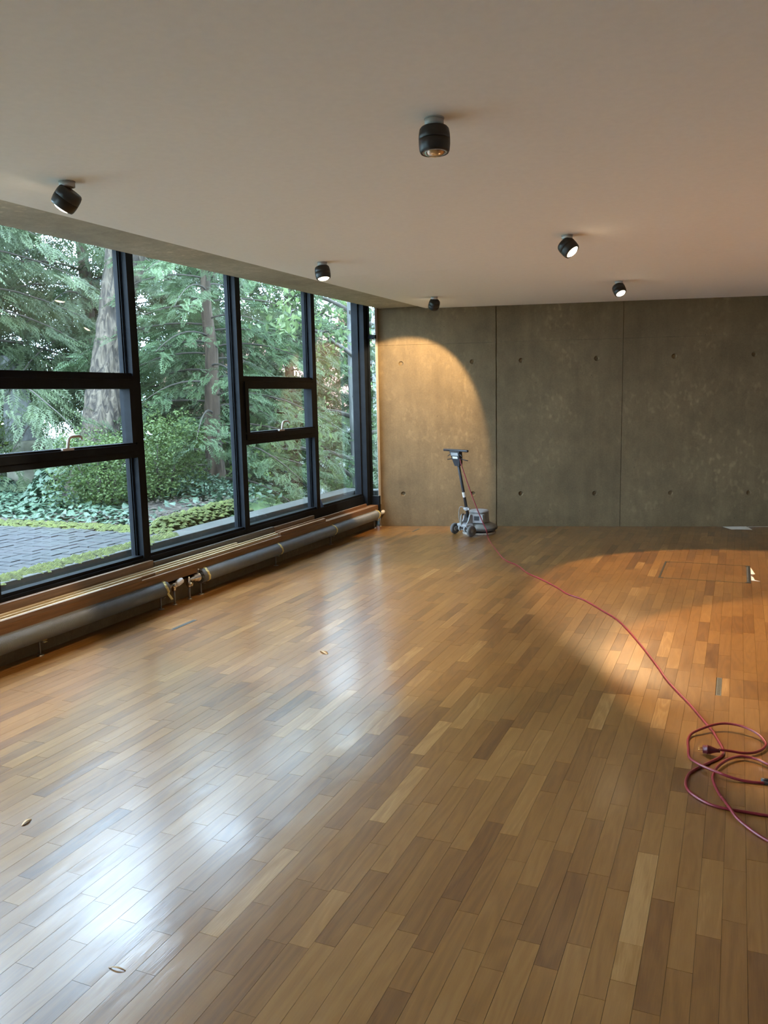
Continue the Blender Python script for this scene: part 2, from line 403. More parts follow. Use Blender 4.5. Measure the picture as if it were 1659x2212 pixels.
def in_view(x, y, z=0):
    v = Vector((x, y, z-CAM_H)); d = v.dot(fwd)
    if d <= .2: return None
    u = 829.5+F_PX*v.dot(cr)/d; w = 1106-F_PX*v.dot(cu)/d
    return (u, w, d) if -60 < u < 1719 and w < 2290 else None
scored = []
for k, p in enumerate(planks):
    cx = (p[0][0]+p[2][0])/2; cy = (p[0][1]+p[2][1])/2; iv = in_view(cx, cy)
    area = (p[2][0]-p[0][0])*(p[2][1]-p[0][1])
    scored.append((area/iv[2]**3 if iv else 0, k))
scored.sort(reverse=True); near = set(k for sc_, k in scored[:300] if sc_ > 0)
FV, FF, FA = [], [], []
for k, p in enumerate(planks):
    vs, at = plank_geo(p)
    if k in near:
        me = np_mesh('plank', vs, PF, 'oak_parquet', np.tile(at, (6, 1)))
        link(bpy.data.objects.new('plank', me), floor)
    else:
        FF.append(PF+8*len(FV)); FV.append(vs); FA.append(np.tile(at, (6, 1)))
far = link(bpy.data.objects.new('plank_field', np_mesh('plank_field', np.concatenate(FV), np.concatenate(FF), 'oak_parquet', np.concatenate(FA))), floor)
far['kind'] = 'stuff'

# ---------------- ceiling (two plaster fields with a hair joint) and the concrete slab over it
ceil = MB().prism([(-3.475, YR), (XR, YR), (XR, wall_y(XR)), (-3.475, wall_y(-3.475))], H+.008, H+.05).build('ceiling', 'ceiling_plaster')
tag(ceil, 'flat white plaster ceiling', kind='structure')
def cj(x): return 6.95+.112*x
for nm, poly in (('panel', [(-3.475, YR), (XR, YR), (XR, cj(XR)-.001), (-3.475, cj(-3.475)-.001)]), ('panel', [(-3.475, cj(-3.475)+.001), (XR, cj(XR)+.001), (XR, wall_y(XR)-.002), (-3.475, wall_y(-3.475)-.002)])):
    MB().prism(poly, H, H+.0078).build(nm, 'ceiling_plaster', ceil)
slab = MB().prism([(-4.02, YR-.2), (XR+.2, YR-.2), (XR+.2, wall_y(XR)+.3), (-4.02, WY0+.3)], 2.677, 2.95)
slab.box(-4.02, -3.476, YR-.2, 6.9, 2.642, 2.6765)
slab.box(-4.02, -3.476, 6.9025, WY0+.02, 2.642, 2.6765)
slab.add([Vector((-3.5, 9.0, 2.642)), Vector((-3.476, 9.0, 2.642)), Vector((-3.476, 9.5, 2.642)), Vector((-3.5, 9.5, 2.642))], [(0, 3, 2, 1)])
slab.box(-4.36, -4.0201, YR-.2, 9.6, 2.735, 2.95)
tag(slab.build('trim_1', 'soffit_concrete'), 'board-marked concrete soffit strip above the windows', kind='structure')

# ---------------- back wall of cast concrete fields with tie holes
def wall_obj_matrix():
    return Matrix(((WT.x, WN.x, 0, WX0), (WT.y, WN.y, 0, WY0), (0, 0, 1, 0), (0, 0, 0, 1)))
WM = wall_obj_matrix()
wl = (XR-WX0)/WT.x+.3
core = MB().box(0.001, wl, .022, .27, -.1, 2.70).build('wall_back', 'fair_faced_concrete'); core.matrix_world = WM
tag(core, 'fair-faced concrete back wall with formwork joints and tie holes', kind='structure')
TIES = [(s, z) for s in (.287, 1.145, 1.72, 2.59, 3.46, 4.335, 5.2, 6.07, 6.94) for z in (.40, 1.985)]
cols = [0, 1.428, 2.886, 4.80, 6.25, wl]; rows = [0.0, 2.205, 2.64]
for a in range(5):
    for r in range(2):
        g = .0012; gl_ = {1: .0045, 2: .0025}; s0, s1, z0, z1 = cols[a]+(gl_.get(a, g) if a else 0), cols[a+1]-gl_.get(a+1, g), rows[r]+(g if r else 0), rows[r+1]-g*.6
        if r == 1: z1 = 2.66 if a == 0 else 2.6255+.03
        if a == 4: s1 = wl
        bm = bmesh.new()
        # front face is cut around each tie hole: a ring of quads per hole cell
        th = [t for t in TIES if s0 < t[0] < s1 and z0 < t[1] < z1]
        gx = sorted(set([s0, s1]+[v for t in th for v in (t[0]-.04, t[0]+.04)])); gz = sorted(set([z0, z1]+[v for t in th for v in (t[1]-.04, t[1]+.04)]))
        mb = MB()
        for ix in range(len(gx)-1):
            for iz in range(len(gz)-1):
                xa, xb, za, zb = gx[ix], gx[ix+1], gz[iz], gz[iz+1]
                hit = [t for t in th if xa < t[0] < xb and za < t[1] < zb]
                if not hit: mb.add([(xa, 0, za), (xb, 0, za), (xb, 0, zb), (xa, 0, zb)], [(0, 1, 2, 3)]); continue
                cx, cz = hit[0]; N_ = 16; ro = .030
                sq = []
                for k in range(N_):
                    an = 2*math.pi*k/N_+math.pi/4; ca, sa = math.cos(an), math.sin(an); q = .04/max(abs(ca), abs(sa)); sq.append((cx+ca*q, 0, cz+sa*q))
                c1 = [(cx+ro*math.cos(2*math.pi*k/N_+math.pi/4), 0, cz+ro*math.sin(2*math.pi*k/N_+math.pi/4)) for k in range(N_)]
                c2 = [(cx+ro*.62*math.cos(2*math.pi*k/N_+math.pi/4), .018, cz+ro*.62*math.sin(2*math.pi*k/N_+math.pi/4)) for k in range(N_)]
                mb.add(sq+c1+c2, [(k, (k+1) % N_, N_+(k+1) % N_, N_+k) for k in range(N_)]+[(N_+k, N_+(k+1) % N_, 2*N_+(k+1) % N_, 2*N_+k) for k in range(N_)]+[tuple(2*N_+k for k in range(N_))])
        mb.add([(s0, 0, z0), (s1, 0, z0), (s1, 0, z1), (s0, 0, z1), (s0, .0218, z0), (s1, .0218, z0), (s1, .0218, z1), (s0, .0218, z1)], [(4, 5, 1, 0), (5, 6, 2, 1), (6, 7, 3, 2), (7, 4, 0, 3)])
        bm.free()
        mb.build('panel', 'fair_faced_concrete', core)
tag(B(XR, XR+.2, YR-.2, wall_y(XR)+.3, -.1, 2.68).build('wall_right', 'grey_render'), 'grey rendered side wall of the room', kind='structure')
tag(B(-4.36, XR+.2, YR-.2, YR, -.1, 2.68).build('wall_rear', 'plaster_wall'), 'plain white rear wall of the room', kind='structure')
tag(B(-4.34, -4.13, YR, 9.36, -.1, .153).build('wall_left', 'fair_faced_concrete'), 'low concrete upstand below the window sill', kind='structure')

# ---------------- window wall
FX, GX = -4.20, -4.285                                                   # inner face of the frame, glass plane
POST_R = [3.69-1.44*k for k in range(3, 0, -1)]+[3.69, 5.13, 6.572, 8.01, 9.23]
def post(r, parent):
    mb = B(-4.245, FX, r-.08, r, .153, 2.86).box(-4.262, -4.245, r-.088, r+.008, .153, 2.86).box(-4.30, -4.262, r-.105, r+.025, .153, 2.86)
    mb.box(-4.258, -4.250, r-.097, r+.017, .42, 2.74)
    return mb.build('post', 'black_aluminium', parent)
def pane(y0, y1, z0, z1, parent, x=GX): return B(x-.003, x+.003, y0, y1, z0, z1).build('pane', 'window_glass', parent)
def make_window(k, name, lab, vents):
    y0, y1 = POST_R[k], POST_R[k+1]-.08
    w = empty(name, (FX, (y0+y1)/2, .153)); tag(w, lab, kind='structure')
    inv = Matrix.Translation(w.location).inverted()
    def fix(o): o.matrix_parent_inverse = inv; return o
    if k+1 < len(POST_R)-1: fix(post(POST_R[k+1], w))
    fix(B(-4.28, FX, y0, y1, .153, .395).box(-4.28, -4.213, y0, y1, .395, .418).build('bottom_rail', 'black_aluminium', w))
    fix(B(-4.30, -4.22, y0, y1, 2.74, 2.86).build('head_rail', 'black_aluminium', w))
    if not vents:
        fix(pane(y0+.02, y1-.02, .418, 2.745, w)); return w
    fix(pane(y0+.02, y1-.02, 1.795, 2.745, w)); fix(pane(y0+.02, y1-.02, .418, 1.19, w))
    fix(B(-4.30, FX, y0, y1, 1.765, 1.79).box(-4.30, -4.215, y0, y1, 1.79, 1.812).build('transom', 'black_aluminium', w))
    fix(B(-4.30, FX, y0, y1, 1.178, 1.222).build('transom', 'black_aluminium', w))
    sa = empty('sash', (0, 0, 0), w); fix(sa)
    xs0, xs1 = -4.285, -4.190
    B(xs0, xs1, y0+.004, y1-.004, 1.695, 1.763).build('rail', 'black_aluminium', sa)
    B(xs0, xs1, y0+.004, y1-.004, 1.224, 1.278).box(xs0, -4.205, y0+.004, y1-.004, 1.278, 1.292).build('rail', 'black_aluminium', sa)
    for a, b_ in ((y0+.004, y0+.06), (y1-.06, y1-.004)): B(xs0, xs1, a, b_, 1.2921, 1.6949).build('stile', 'black_aluminium', sa)
    pane(y0+.055, y1-.055, 1.288, 1.70, sa, -4.25)
    hy = y0+(y1-y0)*.475
    mb = B(-4.205, -4.183, hy-.058, hy+.045, 1.279, 1.296)
    arc = [(-4.178, hy-.02, 1.296), (-4.172, hy-.02, 1.335), (-4.170, hy-.012, 1.358), (-4.170, hy+.006, 1.370), (-4.170, hy+.05, 1.374), (-4.170, hy+.085, 1.372), (-4.170, hy+.10, 1.362), (-4.170, hy+.103, 1.348)]
    mb.tube(smooth_path(arc, 4), .0105, 8)
    mb.build('handle', 'handle_plastic', sa, .002)
    return w
NW = len(POST_R)-1
labs = {3: 'black framed window with a vent sash beside the cobbled patio', 4: 'tall single-pane window in front of the trees', 5: 'black framed window with a vent sash further along', 6: 'narrower single-pane window next to the corner'}
for k in range(NW):
    make_window(k, 'window_%d' % (k+1), labs.get(k, 'black framed window nearer the viewer'), k in (1, 3, 5))
p0 = post(POST_R[0], None); p0.name = 'trim_4'; tag(p0, 'black end post of the window wall', kind='structure')
tag(B(-4.30, -4.13, YR, POST_R[0]-.08, .153, 2.86).build('wall_left_end', 'plaster_wall'), 'short wall closing the window run', kind='structure')
# corner post and narrow return pane against the concrete wall
cw = empty('window_8', (-4.17, 9.25, .153)); tag(cw, 'narrow return pane between corner post and concrete wall', kind='structure')
ci = Matrix.Translation(cw.location).inverted()
for nm, mb, mt in (('corner_post', B(-4.215, -4.145, 9.15, 9.285, .153, 2.86).box(-4.30, -4.215, 9.13, 9.31, .153, 2.86).box(-4.145, -4.128, 9.235, 9.285, .153, 2.86), 'black_aluminium'),
                   ('bottom_rail', B(-4.128, -4.033, 9.245, 9.29, .153, .385), 'black_aluminium'),
                   ('transom', B(-4.128, -4.04, 9.235, 9.285, 2.285, 2.33).box(-4.075, -4.055, 9.20, 9.235, 2.275, 2.295), 'black_aluminium'),
                   ('head_rail', B(-4.128, -4.02, 9.245, 9.33, 2.70, 2.86), 'black_aluminium'),
                   ('jamb', B(-4.050, -4.043, 9.262, 9.327, .275, 2.70), 'lamp_mount_grey'),
                   ('pane', B(-4.13, -4.045, 9.262, 9.268, .385, 2.285), 'window_glass'), ('pane', B(-4.13, -4.045, 9.262, 9.268, 2.33, 2.70), 'window_glass')):
    o = mb.build(nm, mt, cw); o.matrix_parent_inverse = ci
# sill with fascia
sill = B(-4.199, -4.05, YR, 9.235, .252, .275).box(-4.072, -4.05, YR, 9.235, .198, .252).build('trim_2', 'sill_oak', None, .0015)
tag(sill, 'oak window sill with an upright fascia board', kind='structure')
MB().box(-4.128, -4.05, 9.2355, 9.325, .198, .275).build('end_piece', 'sill_oak', sill)

# ---------------- loose battens and boards on the sill
def batten(lab, x0, x1, y0, y1, z0, z1, mt, screws=()):
    e = B(x0, x1, y0, y1, z0, z1).build('wooden_batten', mt, None, .0012)
    tag(e, lab, 'batten', 'loose battens on the window sill')
    for sy in screws:
        MB().lathe([(.004, z1), (.004, z1+.0015), (.0015, z1+.006)], 8, Matrix.Translation(((x0+x1)/2, sy, 0))).build('screw', 'dull_steel', e)
    return e
ZS = .2752
batten('wide brown board standing on edge against the black frame of the patio window', -4.198, -4.160, 2.2, 5.105, ZS, .372, 'batten_brown', (3.95, 4.9))
batten('wide grey-brown board standing on edge below the tall single pane', -4.198, -4.166, 5.125, 6.95, ZS, .352, 'batten_grey')
batten('short dark brown offcut with a bent screw below the far vent window', -4.198, -4.168, 6.96, 7.80, ZS, .345, 'batten_brown', (7.72,))
batten('pale slat lying right behind the front board of the near sill', -4.098, -4.078, 1.9, 4.46, ZS, .300, 'batten_pale', (4.44,))
batten('brown front board ending short of the radiator valves', -4.0755, -4.0505, 1.9, 4.83, ZS, .303, 'batten_brown')
batten('red-brown slat piece between two pale slats', -4.098, -4.078, 4.475, 5.02, ZS, .296, 'sill_oak', (4.72,))
batten('long pale slat next to the upright boards', -4.158, -4.136, 2.1, 6.25, ZS, .317, 'batten_pale')
batten('thin pale slat running through the middle of the stack', -4.134, -4.118, 3.6, 6.9, ZS, .305, 'batten_pale')
batten('pale slat starting beside the radiator valves', -4.098, -4.082, 5.03, 6.88, ZS, .298, 'batten_pale')
batten('narrow pale lath lying nearest the sill edge', -4.116, -4.102, 4.0, 7.35, ZS, .292, 'batten_pale')
batten('stout brown board end with a fresh cut face', -4.100, -4.062, 6.895, 7.86, ZS, .307, 'sill_oak')
batten('brown slat reaching almost to the concrete wall', -4.150, -4.128, 6.92, 9.08, ZS, .308, 'sill_oak')
bt = MB().add([(-4.196, 8.015, .372), (-4.196, 8.10, .372), (-4.196, 8.015, .455), (-4.185, 8.02, .358), (-4.180, 8.105, .360)], [(0, 1, 2), (0, 3, 4, 1)])
bt = MB().prism([(8.012, .40), (8.085, .40), (8.012, .49)], -4.199, -4.1975, Matrix(((0, 0, 1, 0), (1, 0, 0, 0), (0, 1, 0, 0), (0, 0, 0, 1)))).build('tape_scrap', 'blue_tape')
tag(bt, 'scrap of blue masking tape at the foot of a black post', 'tape')

# ---------------- radiators: spiral-finned tubes
RX, RZ, RR = -4.052, .160, .060
def fin_tube(y0, y1, pitch=.0075):
    n = int((y1-y0)/pitch); prof = []
    for i in range(n):
        y = y0+i*pitch
        prof += [(RR-.012, y), (RR-.012, y+pitch*.45), (RR, y+pitch*.5), (RR, y+pitch*.92)]
    seg = 28; prof = np.array(prof); a = np.arange(seg)*2*np.pi/seg
    V = np.stack([RX+prof[:, :1]*np.cos(a), np.repeat(prof[:, 1:], seg, 1), RZ+prof[:, :1]*np.sin(a)], -1).reshape(-1, 3)
    i = np.arange(len(prof)-1)[:, None]; k = np.arange(seg)[None]
    Fq = np.stack([i*seg+k, (i+1)*seg+k, (i+1)*seg+(k+1) % seg, i*seg+(k+1) % seg], -1).reshape(-1, 4)
    return np_mesh('fin_tube', V, Fq, 'radiator_grey', None, True)
YA = Matrix(((1, 0, 0, RX), (0, 0, 1, 0), (0, 1, 0, RZ), (0, 0, 0, 1)))    # lathe axis -> y
def radiator(name, lab, y0, y1, feet, straps, fins_open):
    e = empty(name, (RX, (y0+y1)/2, 0)); inv = Matrix.Translation(e.location).inverted()
    def fx(o): o.matrix_parent_inverse = inv; return o
    tag(e, lab, 'radiator', 'finned tube radiators')
    fx(link(bpy.data.objects.new('fin_tube', fin_tube(y0, y1)), e))
    fx(MB().lathe([(.024, y0-.03), (.024, y1+.03)], 16, YA).build('core_pipe', 'radiator_grey', e))
    if fins_open:
        mb = MB()
        for k in range(22):
            a = 2*math.pi*k/22; M = YA @ Matrix.Rotation(a, 4, 'Z')
            mb.box(.022, .055, -.0025, .0025, y0-.008, y0-.002, M)
        fx(mb.build('end_fins', 'dull_steel', e))
    for fy in feet:
        mb = MB().lathe([(.006, .006), (.006, RZ-RR-.002)], 10, Matrix.Translation((RX-.012, fy, 0))).lathe([(.024, .0), (.024, .004), (.012, .007)], 16, Matrix.Translation((RX-.012, fy, 0)))
        mb.box(RX-.035, RX+.03, fy-.012, fy+.012, RZ-RR-.006, RZ-RR-.0015)
        fx(mb.build('foot', 'dull_steel', e))
    for sy, a0, a1, hang in straps:
        seg = 26; vs = []; w = .014
        for k in range(seg+1):
            a = math.radians(a0+(a1-a0)*k/seg); r = RR+.0025+.002*math.sin(k*1.7); sh = .012*math.sin(k*.35+sy)
            for dy in (-w, w): vs.append((RX+r*math.cos(a), sy+dy+sh, RZ+r*math.sin(a)))
        lx, ly, lz = vs[-1]
        if hang:
            for q in (1, 2, 3): 
                for dy in (-w, w): vs.append((lx+.004*q, vs[2*seg][1]+w+dy+.010*q, lz-hang*q/3))
        n = len(vs)//2
        fs = [(2*k, 2*k+1, 2*k+3, 2*k+2) for k in range(n-1)]
        o = fx(MB().add(vs, fs, True).build('strap', 'masking_tape', e)); md = o.modifiers.new('t', 'SOLIDIFY'); md.thickness = .0012; md.offset = 1
    return e, fx
r1, fx1 = radiator('tube_radiator', 'grey finned tube radiator whose thermostatic valve meets the valve gap', 1.2, 5.085, (1.6, 2.7, 3.83, 5.045), [(5.05, 150, -35, .05), (3.84, -50, -100, .02)], False)
r2, fx2 = radiator('tube_radiator', 'grey finned tube radiator running to the concrete back wall', 5.545, 9.19, (5.57, 6.785, 7.965, 9.15), [(5.60, 170, -60, .0), (6.80, 150, -75, .0), (7.975, 150, -75, .0), (9.165, 160, -70, .015)], True)
def thermo(fx, e, y0, s, xo=0.0):
    # connecting nut, valve body, white head, pipe down
    A = lambda dx=0: Matrix(((1, 0, 0, RX+dx), (0, 0, 1, 0), (0, 1, 0, RZ), (0, 0, 0, 1)))
    prof = lambda L: [(r, y0+s*t) for r, t in L]
    fx(MB().lathe(prof([(.020, .0), (.026, .004), (.026, .028), (.019, .03), (.019, .045), (.014, .046), (.014, .075)]), 16, A()).build('valve_nut', 'chrome', e))
    v = fx(MB().lathe([(.017, RZ-.045), (.017, RZ+.016), (.012, RZ+.02)], 16, Matrix.Translation((RX, y0+s*.09, 0))).lathe([(.011, .078), (.016, .08), (.016, .105)], 16, Matrix.Translation((RX, y0+s*.09, RZ)) @ Matrix.Rotation(math.radians(90), 4, 'Y') @ Matrix.Translation((0, 0, -.078))).build('valve_body', 'chrome', e))
    Mh = Matrix.Translation((RX+.018, y0+s*.098, RZ+.002)) @ Matrix.Rotation(-s*math.radians(62), 4, 'X') @ Matrix.Rotation(math.radians(14), 4, 'Y')
    h = MB().lathe([(.013, .0), (.020, .006), (.0225, .014), (.0235, .03), (.0215, .058), (.019, .068), (.012, .071)], 20, Mh)
    for k in range(10):
        h.box(.0205, .0245, -.0022, .0022, .028, .06, Mh @ Matrix.Rotation(2*math.pi*k/10, 4, 'Z'))
    fx(h.build('thermostat_head', 'white_plastic', e))
    fx(MB().lathe([(.0085, .004), (.0085, RZ-.045)], 12, Matrix.Translation((RX, y0+s*.09, 0))).lathe([(.019, .0), (.019, .004), (.010, .008)], 16, Matrix.Translation((RX, y0+s*.09, 0))).build('supply_pipe', 'dull_steel', e))
thermo(fx1, r1, 5.11, 1); thermo(fx2, r2, 9.215, 1)
fx2(MB().lathe([(.030, 5.535), (.038, 5.53), (.038, 5.50), (.030, 5.498), (.030, 5.462), (.018, 5.46), (.018, 5.43), (.012, 5.428), (.012, 5.40)], 20, YA).build('end_cap', 'chrome', r2))
fx2(MB().lathe([(.015, RZ-.06), (.015, RZ+.012), (.009, RZ+.014), (.009, RZ+.026)], 14, Matrix.Translation((RX, 5.395, 0))).lathe([(.014, -.02), (.014, .03)], 14, Matrix.Translation((RX, 5.395, RZ-.035)) @ Matrix.Rotation(math.radians(90), 4, 'Y')).build('lockshield_valve', 'chrome', r2))
fx2(MB().lathe([(.0085, .004), (.0085, RZ-.06)], 12, Matrix.Translation((RX, 5.395, 0))).lathe([(.019, 0), (.019, .004), (.01, .008)], 16, Matrix.Translation((RX, 5.395, 0))).build('return_pipe', 'dull_steel', r2))
fx2(MB().lathe([(.007, RZ+.01), (.007, RZ+.085), (.011, RZ+.085), (.011, RZ+.1)], 12, Matrix.Translation((RX+.004, 5.52, -.03))).build('air_vent', 'chrome', r2))

# ---------------- ceiling spots
def spot_meshes():
    class MB(globals()['MB']):
        def lathe(self, prof, *a, **k): return super().lathe([(r, z*.88 if abs(z) < .07 and not self.flat else z) for r, z in prof], *a, **k)
        flat = False
    up_ = MB().lathe([(.040, .054), (.050, .052), (.0555, .044), (.0585, .024), (.0593, .0025), (.0583, .0015)], 40).lathe([(.0405, .0535), (.0405, .048)], 40, None, False)
    lo = MB().lathe([(.0583, .0005), (.0593, -.0005), (.0590, -.02), (.0565, -.042), (.0525, -.052), (.0475, -.0525), (.0465, -.046), (.020, -.043)], 40)
    ring = MB().lathe([(.0462, -.0465), (.0462, -.051), (.0425, -.0515), (.0415, -.047)], 40, None, False)
    dome = MB().lathe([(.0418, -.048), (.039, -.053), (.033, -.0585), (.025, -.0625), (.015, -.065), (.005, -.066)], 32)
    back = MB().lathe([(.0395, .0537), (.0395, .0515), (.001, .0515)], 36, None, False)
    mount = globals()['MB']().lathe([(.0385, -.003), (.0385, 0)], 32).lathe([(.030, -.026), (.036, -.024), (.036, -.004)], 32)
    hinge = MB().box(-.007, .007, -.012, .012, -.045, -.024)
    return up_.mesh('upper_shell', 'lamp_black'), lo.mesh('lower_shell', 'lamp_black'), ring.mesh('bezel', 'lamp_mount_grey'), dome.mesh('lens', 'lamp_lens_lit'), dome.mesh('lens', 'lamp_lens_glass'), back.mesh('back_plate', 'lamp_mount_grey'), mount.mesh('mount', 'lamp_mount_grey'), hinge.mesh('hinge', 'lamp_black')
SM = spot_meshes()
def spot(lab, x, y, d, lit=True, power=1.0):
    d = Vector(d).normalized(); e = empty('ceiling_spotlight', (x, y, H))
    tag(e, lab, 'spotlight', 'black barrel spots on the ceiling')
    q = (-d).to_track_quat('Z', 'Y')
    hd = Vector((d.x, d.y, 0))
    c = Vector((0, 0, -.0785))+hd*.012
    for k, nm in ((6, 'mount'), (7, 'hinge')):
        link(bpy.data.objects.new(nm, SM[k]), e)
    for k, nm in ((0, 'upper_shell'), (1, 'lower_shell'), (2, 'bezel'), (3 if lit else 4, 'lens'), (5, 'back_plate')):
        o = link(bpy.data.objects.new(nm, SM[k]), e); o.location = c; o.rotation_mode = 'QUATERNION'; o.rotation_quaternion = q
    if lit:
        l = bpy.data.lights.new('spot_beam', 'SPOT'); l.energy = LAMP_W*power; l.color = LAMP_COL; l.spot_size = math.radians(73); l.spot_blend = .20; l.shadow_soft_size = .02
        lo = link(bpy.data.objects.new('spot_beam', l), e); lo.location = c+d*.075; lo.rotation_mode = 'QUATERNION'; lo.rotation_quaternion = q
    return e
spot('black spotlight swivelled towards the patio window, nearest the glass', -2.93, 3.145, (-.616, -.136, -.778), power=.30)
spot('unlit black spotlight aimed straight down, largest in view', -1.088, 3.088, (.02, -.03, -1), lit=False)
spot('black spotlight over the tall pane pointing almost straight down', -2.975, 5.83, (.17, -.07, -.98), power=.30)
spot('black spotlight turned to wash the concrete wall', -3.0, 8.45, (-.445, .55, -.707), power=.55)
spot('lit black spotlight tilted away from the windows, larger of the two bright lenses', -1.083, 5.68, (.66, -.15, -.73))
spot('lit black spotlight closest to the concrete wall on the room side', -1.083, 8.25, (.405, -.364, -.839))

# ---------------- floor hatch and floor boxes
def lid_boards(e, inv, rect, rowaxis='y', mat='oak_parquet', tone=.5):
    x0, x1, y0, y1 = rect
    xs = [x0]+[X_PHASE+i*PW for i in range(i0, i1) if x0+.012 < X_PHASE+i*PW < x1-.012]+[x1]
    for a, b_ in zip(xs[:-1], xs[1:]):
        ys = [y0]; 
        while ys[-1] < y1-.05: ys.append(min(y1, ys[-1]+rnd.uniform(.25, .5)))
        if y1-ys[-1] > 1e-6: ys[-1] = y1
        for c, d_ in zip(ys[:-1], ys[1:]):
            vs, at = plank_geo(((a, c), (b_, c), (b_, d_), (a, d_), min(.95, max(.1, rnd.gauss(tone, .1)))))
            o = link(bpy.data.objects.new('plank', np_mesh('plank', vs, PF, 'oak_parquet', np.tile(at, (6, 1)))), e); o.matrix_parent_inverse = inv
hx0, hx1, hy0, hy1 = HATCH
he = empty('floor_hatch', ((hx0+hx1)/2, (hy0+hy1)/2, 0)); hinv = Matrix.Translation(he.location).inverted()
tag(he, 'square floor hatch with a dark metal edge set in the parquet', 'hatch')
fr = MB()
for a in ((hx0, hx1, hy0, hy0+.011), (hx0, hx1, hy1-.011, hy1), (hx0, hx0+.014, hy0+.011, hy1-.011), (hx1-.016, hx1, hy0+.011, hy1-.011)): fr.box(a[0]+.0003, a[1]-.0003, a[2], a[3], -.0055, .0006)
for cx, cy in ((hx0+.014, hy0+.011), (hx0+.014, hy1-.036), (hx1-.042, hy0+.011), (hx1-.042, hy1-.036)): fr.box(cx, cx+.026, cy, cy+.025, -.0055, .0007)
o = fr.build('edge_frame', 'dark_slot', he); o.matrix_parent_inverse = hinv
o = MB().box(hx1-.030, hx1-.0165, hy0+.04, hy1-.04, -.0055, .0009).build('pull_edge', 'zinc', he); o.matrix_parent_inverse = hinv
lid_boards(he, hinv, (hx0+.015, hx1-.031, hy0+.012, hy1-.012), tone=.48)
def floor_box(lab, rect, slot, tone=.6):
    x0, x1, y0, y1 = rect
    e = empty('floor_socket_box', ((x0+x1)/2, (y0+y1)/2, 0)); inv = Matrix.Translation(e.location).inverted(); tag(e, lab, 'floor box', 'socket boxes set in the parquet')
    a, b_ = slot
    o = B(a, b_, y0+.001, y1-.001, -.0055, .0004).box(a+.004, b_-.004, y0+.012, y1-.012, .0004, .0007).build('cable_slot', 'zinc', e); o.matrix_parent_inverse = inv
    o = B(a+.0045, b_-.0045, y0+.008, y1-.008, .0007, .0009).build('brush', 'dark_slot', e); o.matrix_parent_inverse = inv
    r = (x0, a-.0005, y0, y1) if a-x0 > x1-b_ else (b_+.0005, x1, y0, y1)
    lid_boards(e, inv, r, tone=tone)
floor_box('floor socket box in pale oak next to the finned radiator', LIDS[0], (-3.642, -3.612), .78)
floor_box('floor socket box with a dark slot beside the red cable', LIDS[1], (-.060, -.034), .45)
floor_box('floor socket box close to the foot of the concrete wall', LIDS[2], (-3.532, -3.505), .6)

# ---------------- red cables
CR = .0062
main = [(-2.497, 8.736), (-2.21, 8.053), (-2.024, 7.66), (-1.846, 7.44), (-1.686, 7.15), (-1.509, 6.931), (-1.32, 6.665), (-1.207, 6.483), (-1.049, 6.329), (-0.877, 6.064), (-0.751, 5.864), (-0.655, 5.648), (-0.557, 5.386), (-0.466, 5.13), (-0.378, 4.865), (-0.324, 4.69), (-0.264, 4.532), (-0.179, 4.326), (-0.128, 4.187), (-0.088, 4.078), (-0.059, 4.0), (-0.037, 3.912), (-0.02, 3.848), (-0.01, 3.789), (-0.018, 3.725), (-0.059, 3.651), (-0.108, 3.57), (-0.139, 3.498), (-0.146, 3.416), (-0.135, 3.351), (-0.1, 3.298), (-0.047, 3.254), (0.011, 3.241), (0.076, 3.239), (0.154, 3.239)]
main += [(.30, 3.25), (.45, 3.33), (.50, 3.47), (.42, 3.60), (.27, 3.65)]
ret = [(0.167, 3.692), (0.133, 3.723), (0.093, 3.737), (0.057, 3.733), (0.014, 3.688), (-0.021, 3.617), (-0.038, 3.555), (-0.046, 3.493), (-0.031, 3.407), (-0.007, 3.321), (0.019, 3.233), (0.06, 3.149), (0.106, 3.086), (0.149, 3.048), (.25, 3.0), (.6, 2.9), (1.0, 2.95)]
MC = Vector((-2.735, 9.16, 0)); MF = Vector((.53, .85, 0)).normalized(); MR = Vector((MF.y, -MF.x, 0))
def mp(r, f, z): return MC+MR*r+MF*f+Vector((0, 0, z))
TB, TT = mp(0, -.165, .20), mp(0, -.345, .99)                            # handle tube bottom / top
tu = (TT-TB).normalized()
h0 = mp(.088, -.34, .835); h1 = Vector((-2.50, 8.76, .03)); hang = [mp(.035, -.33, .905), mp(.066, -.338, .888)]+[h0.lerp(h1, t)-Vector((0, 0, .05*math.sin(math.pi*t)*(1-.3*t))) for t in (0, .15, .35, .55, .75, .9)]
path = [tuple(v) for v in hang]+[(x, y, CR) for x, y in main]+[(x, y, CR+(.009 if y > 3.5 else .0)) for x, y in ret]
for k, p in enumerate(path):       # climb over where the cord crosses itself
    if abs(p[0]-.011) < .02 and abs(p[1]-3.241) < .01: pass
path2 = []
for p in path: path2.append(p)
path2[-6] = (0.019, 3.233, CR*3.0); path2[-7] = (-0.007, 3.321, CR*1.6); path2[-5] = (.06, 3.149, CR*1.6)
o = MB().tube(smooth_path(path2, 5), CR, 8).build('power_cable', 'cable_red')
tag(o, 'long red cable running from the floor polisher across the parquet', 'cable')
pc = [(-0.028, 3.812), (0.022, 3.812), (0.07, 3.809), (0.113, 3.83), (0.146, 3.873), (0.166, 3.933), (0.162, 3.98), (0.14, 4.045), (0.101, 4.1), (0.05, 4.135), (-0.011, 4.136), (-0.066, 4.092), (-0.117, 4.02), (-0.151, 3.955), (-0.163, 3.877), (-0.156, 3.777), (-0.148, 3.687), (-0.121, 3.643), (-0.076, 3.601), (-0.02, 3.566), (0.034, 3.536), (0.086, 3.525), (0.138, 3.531), (0.20, 3.55), (.5, 3.62), (.9, 3.5)]
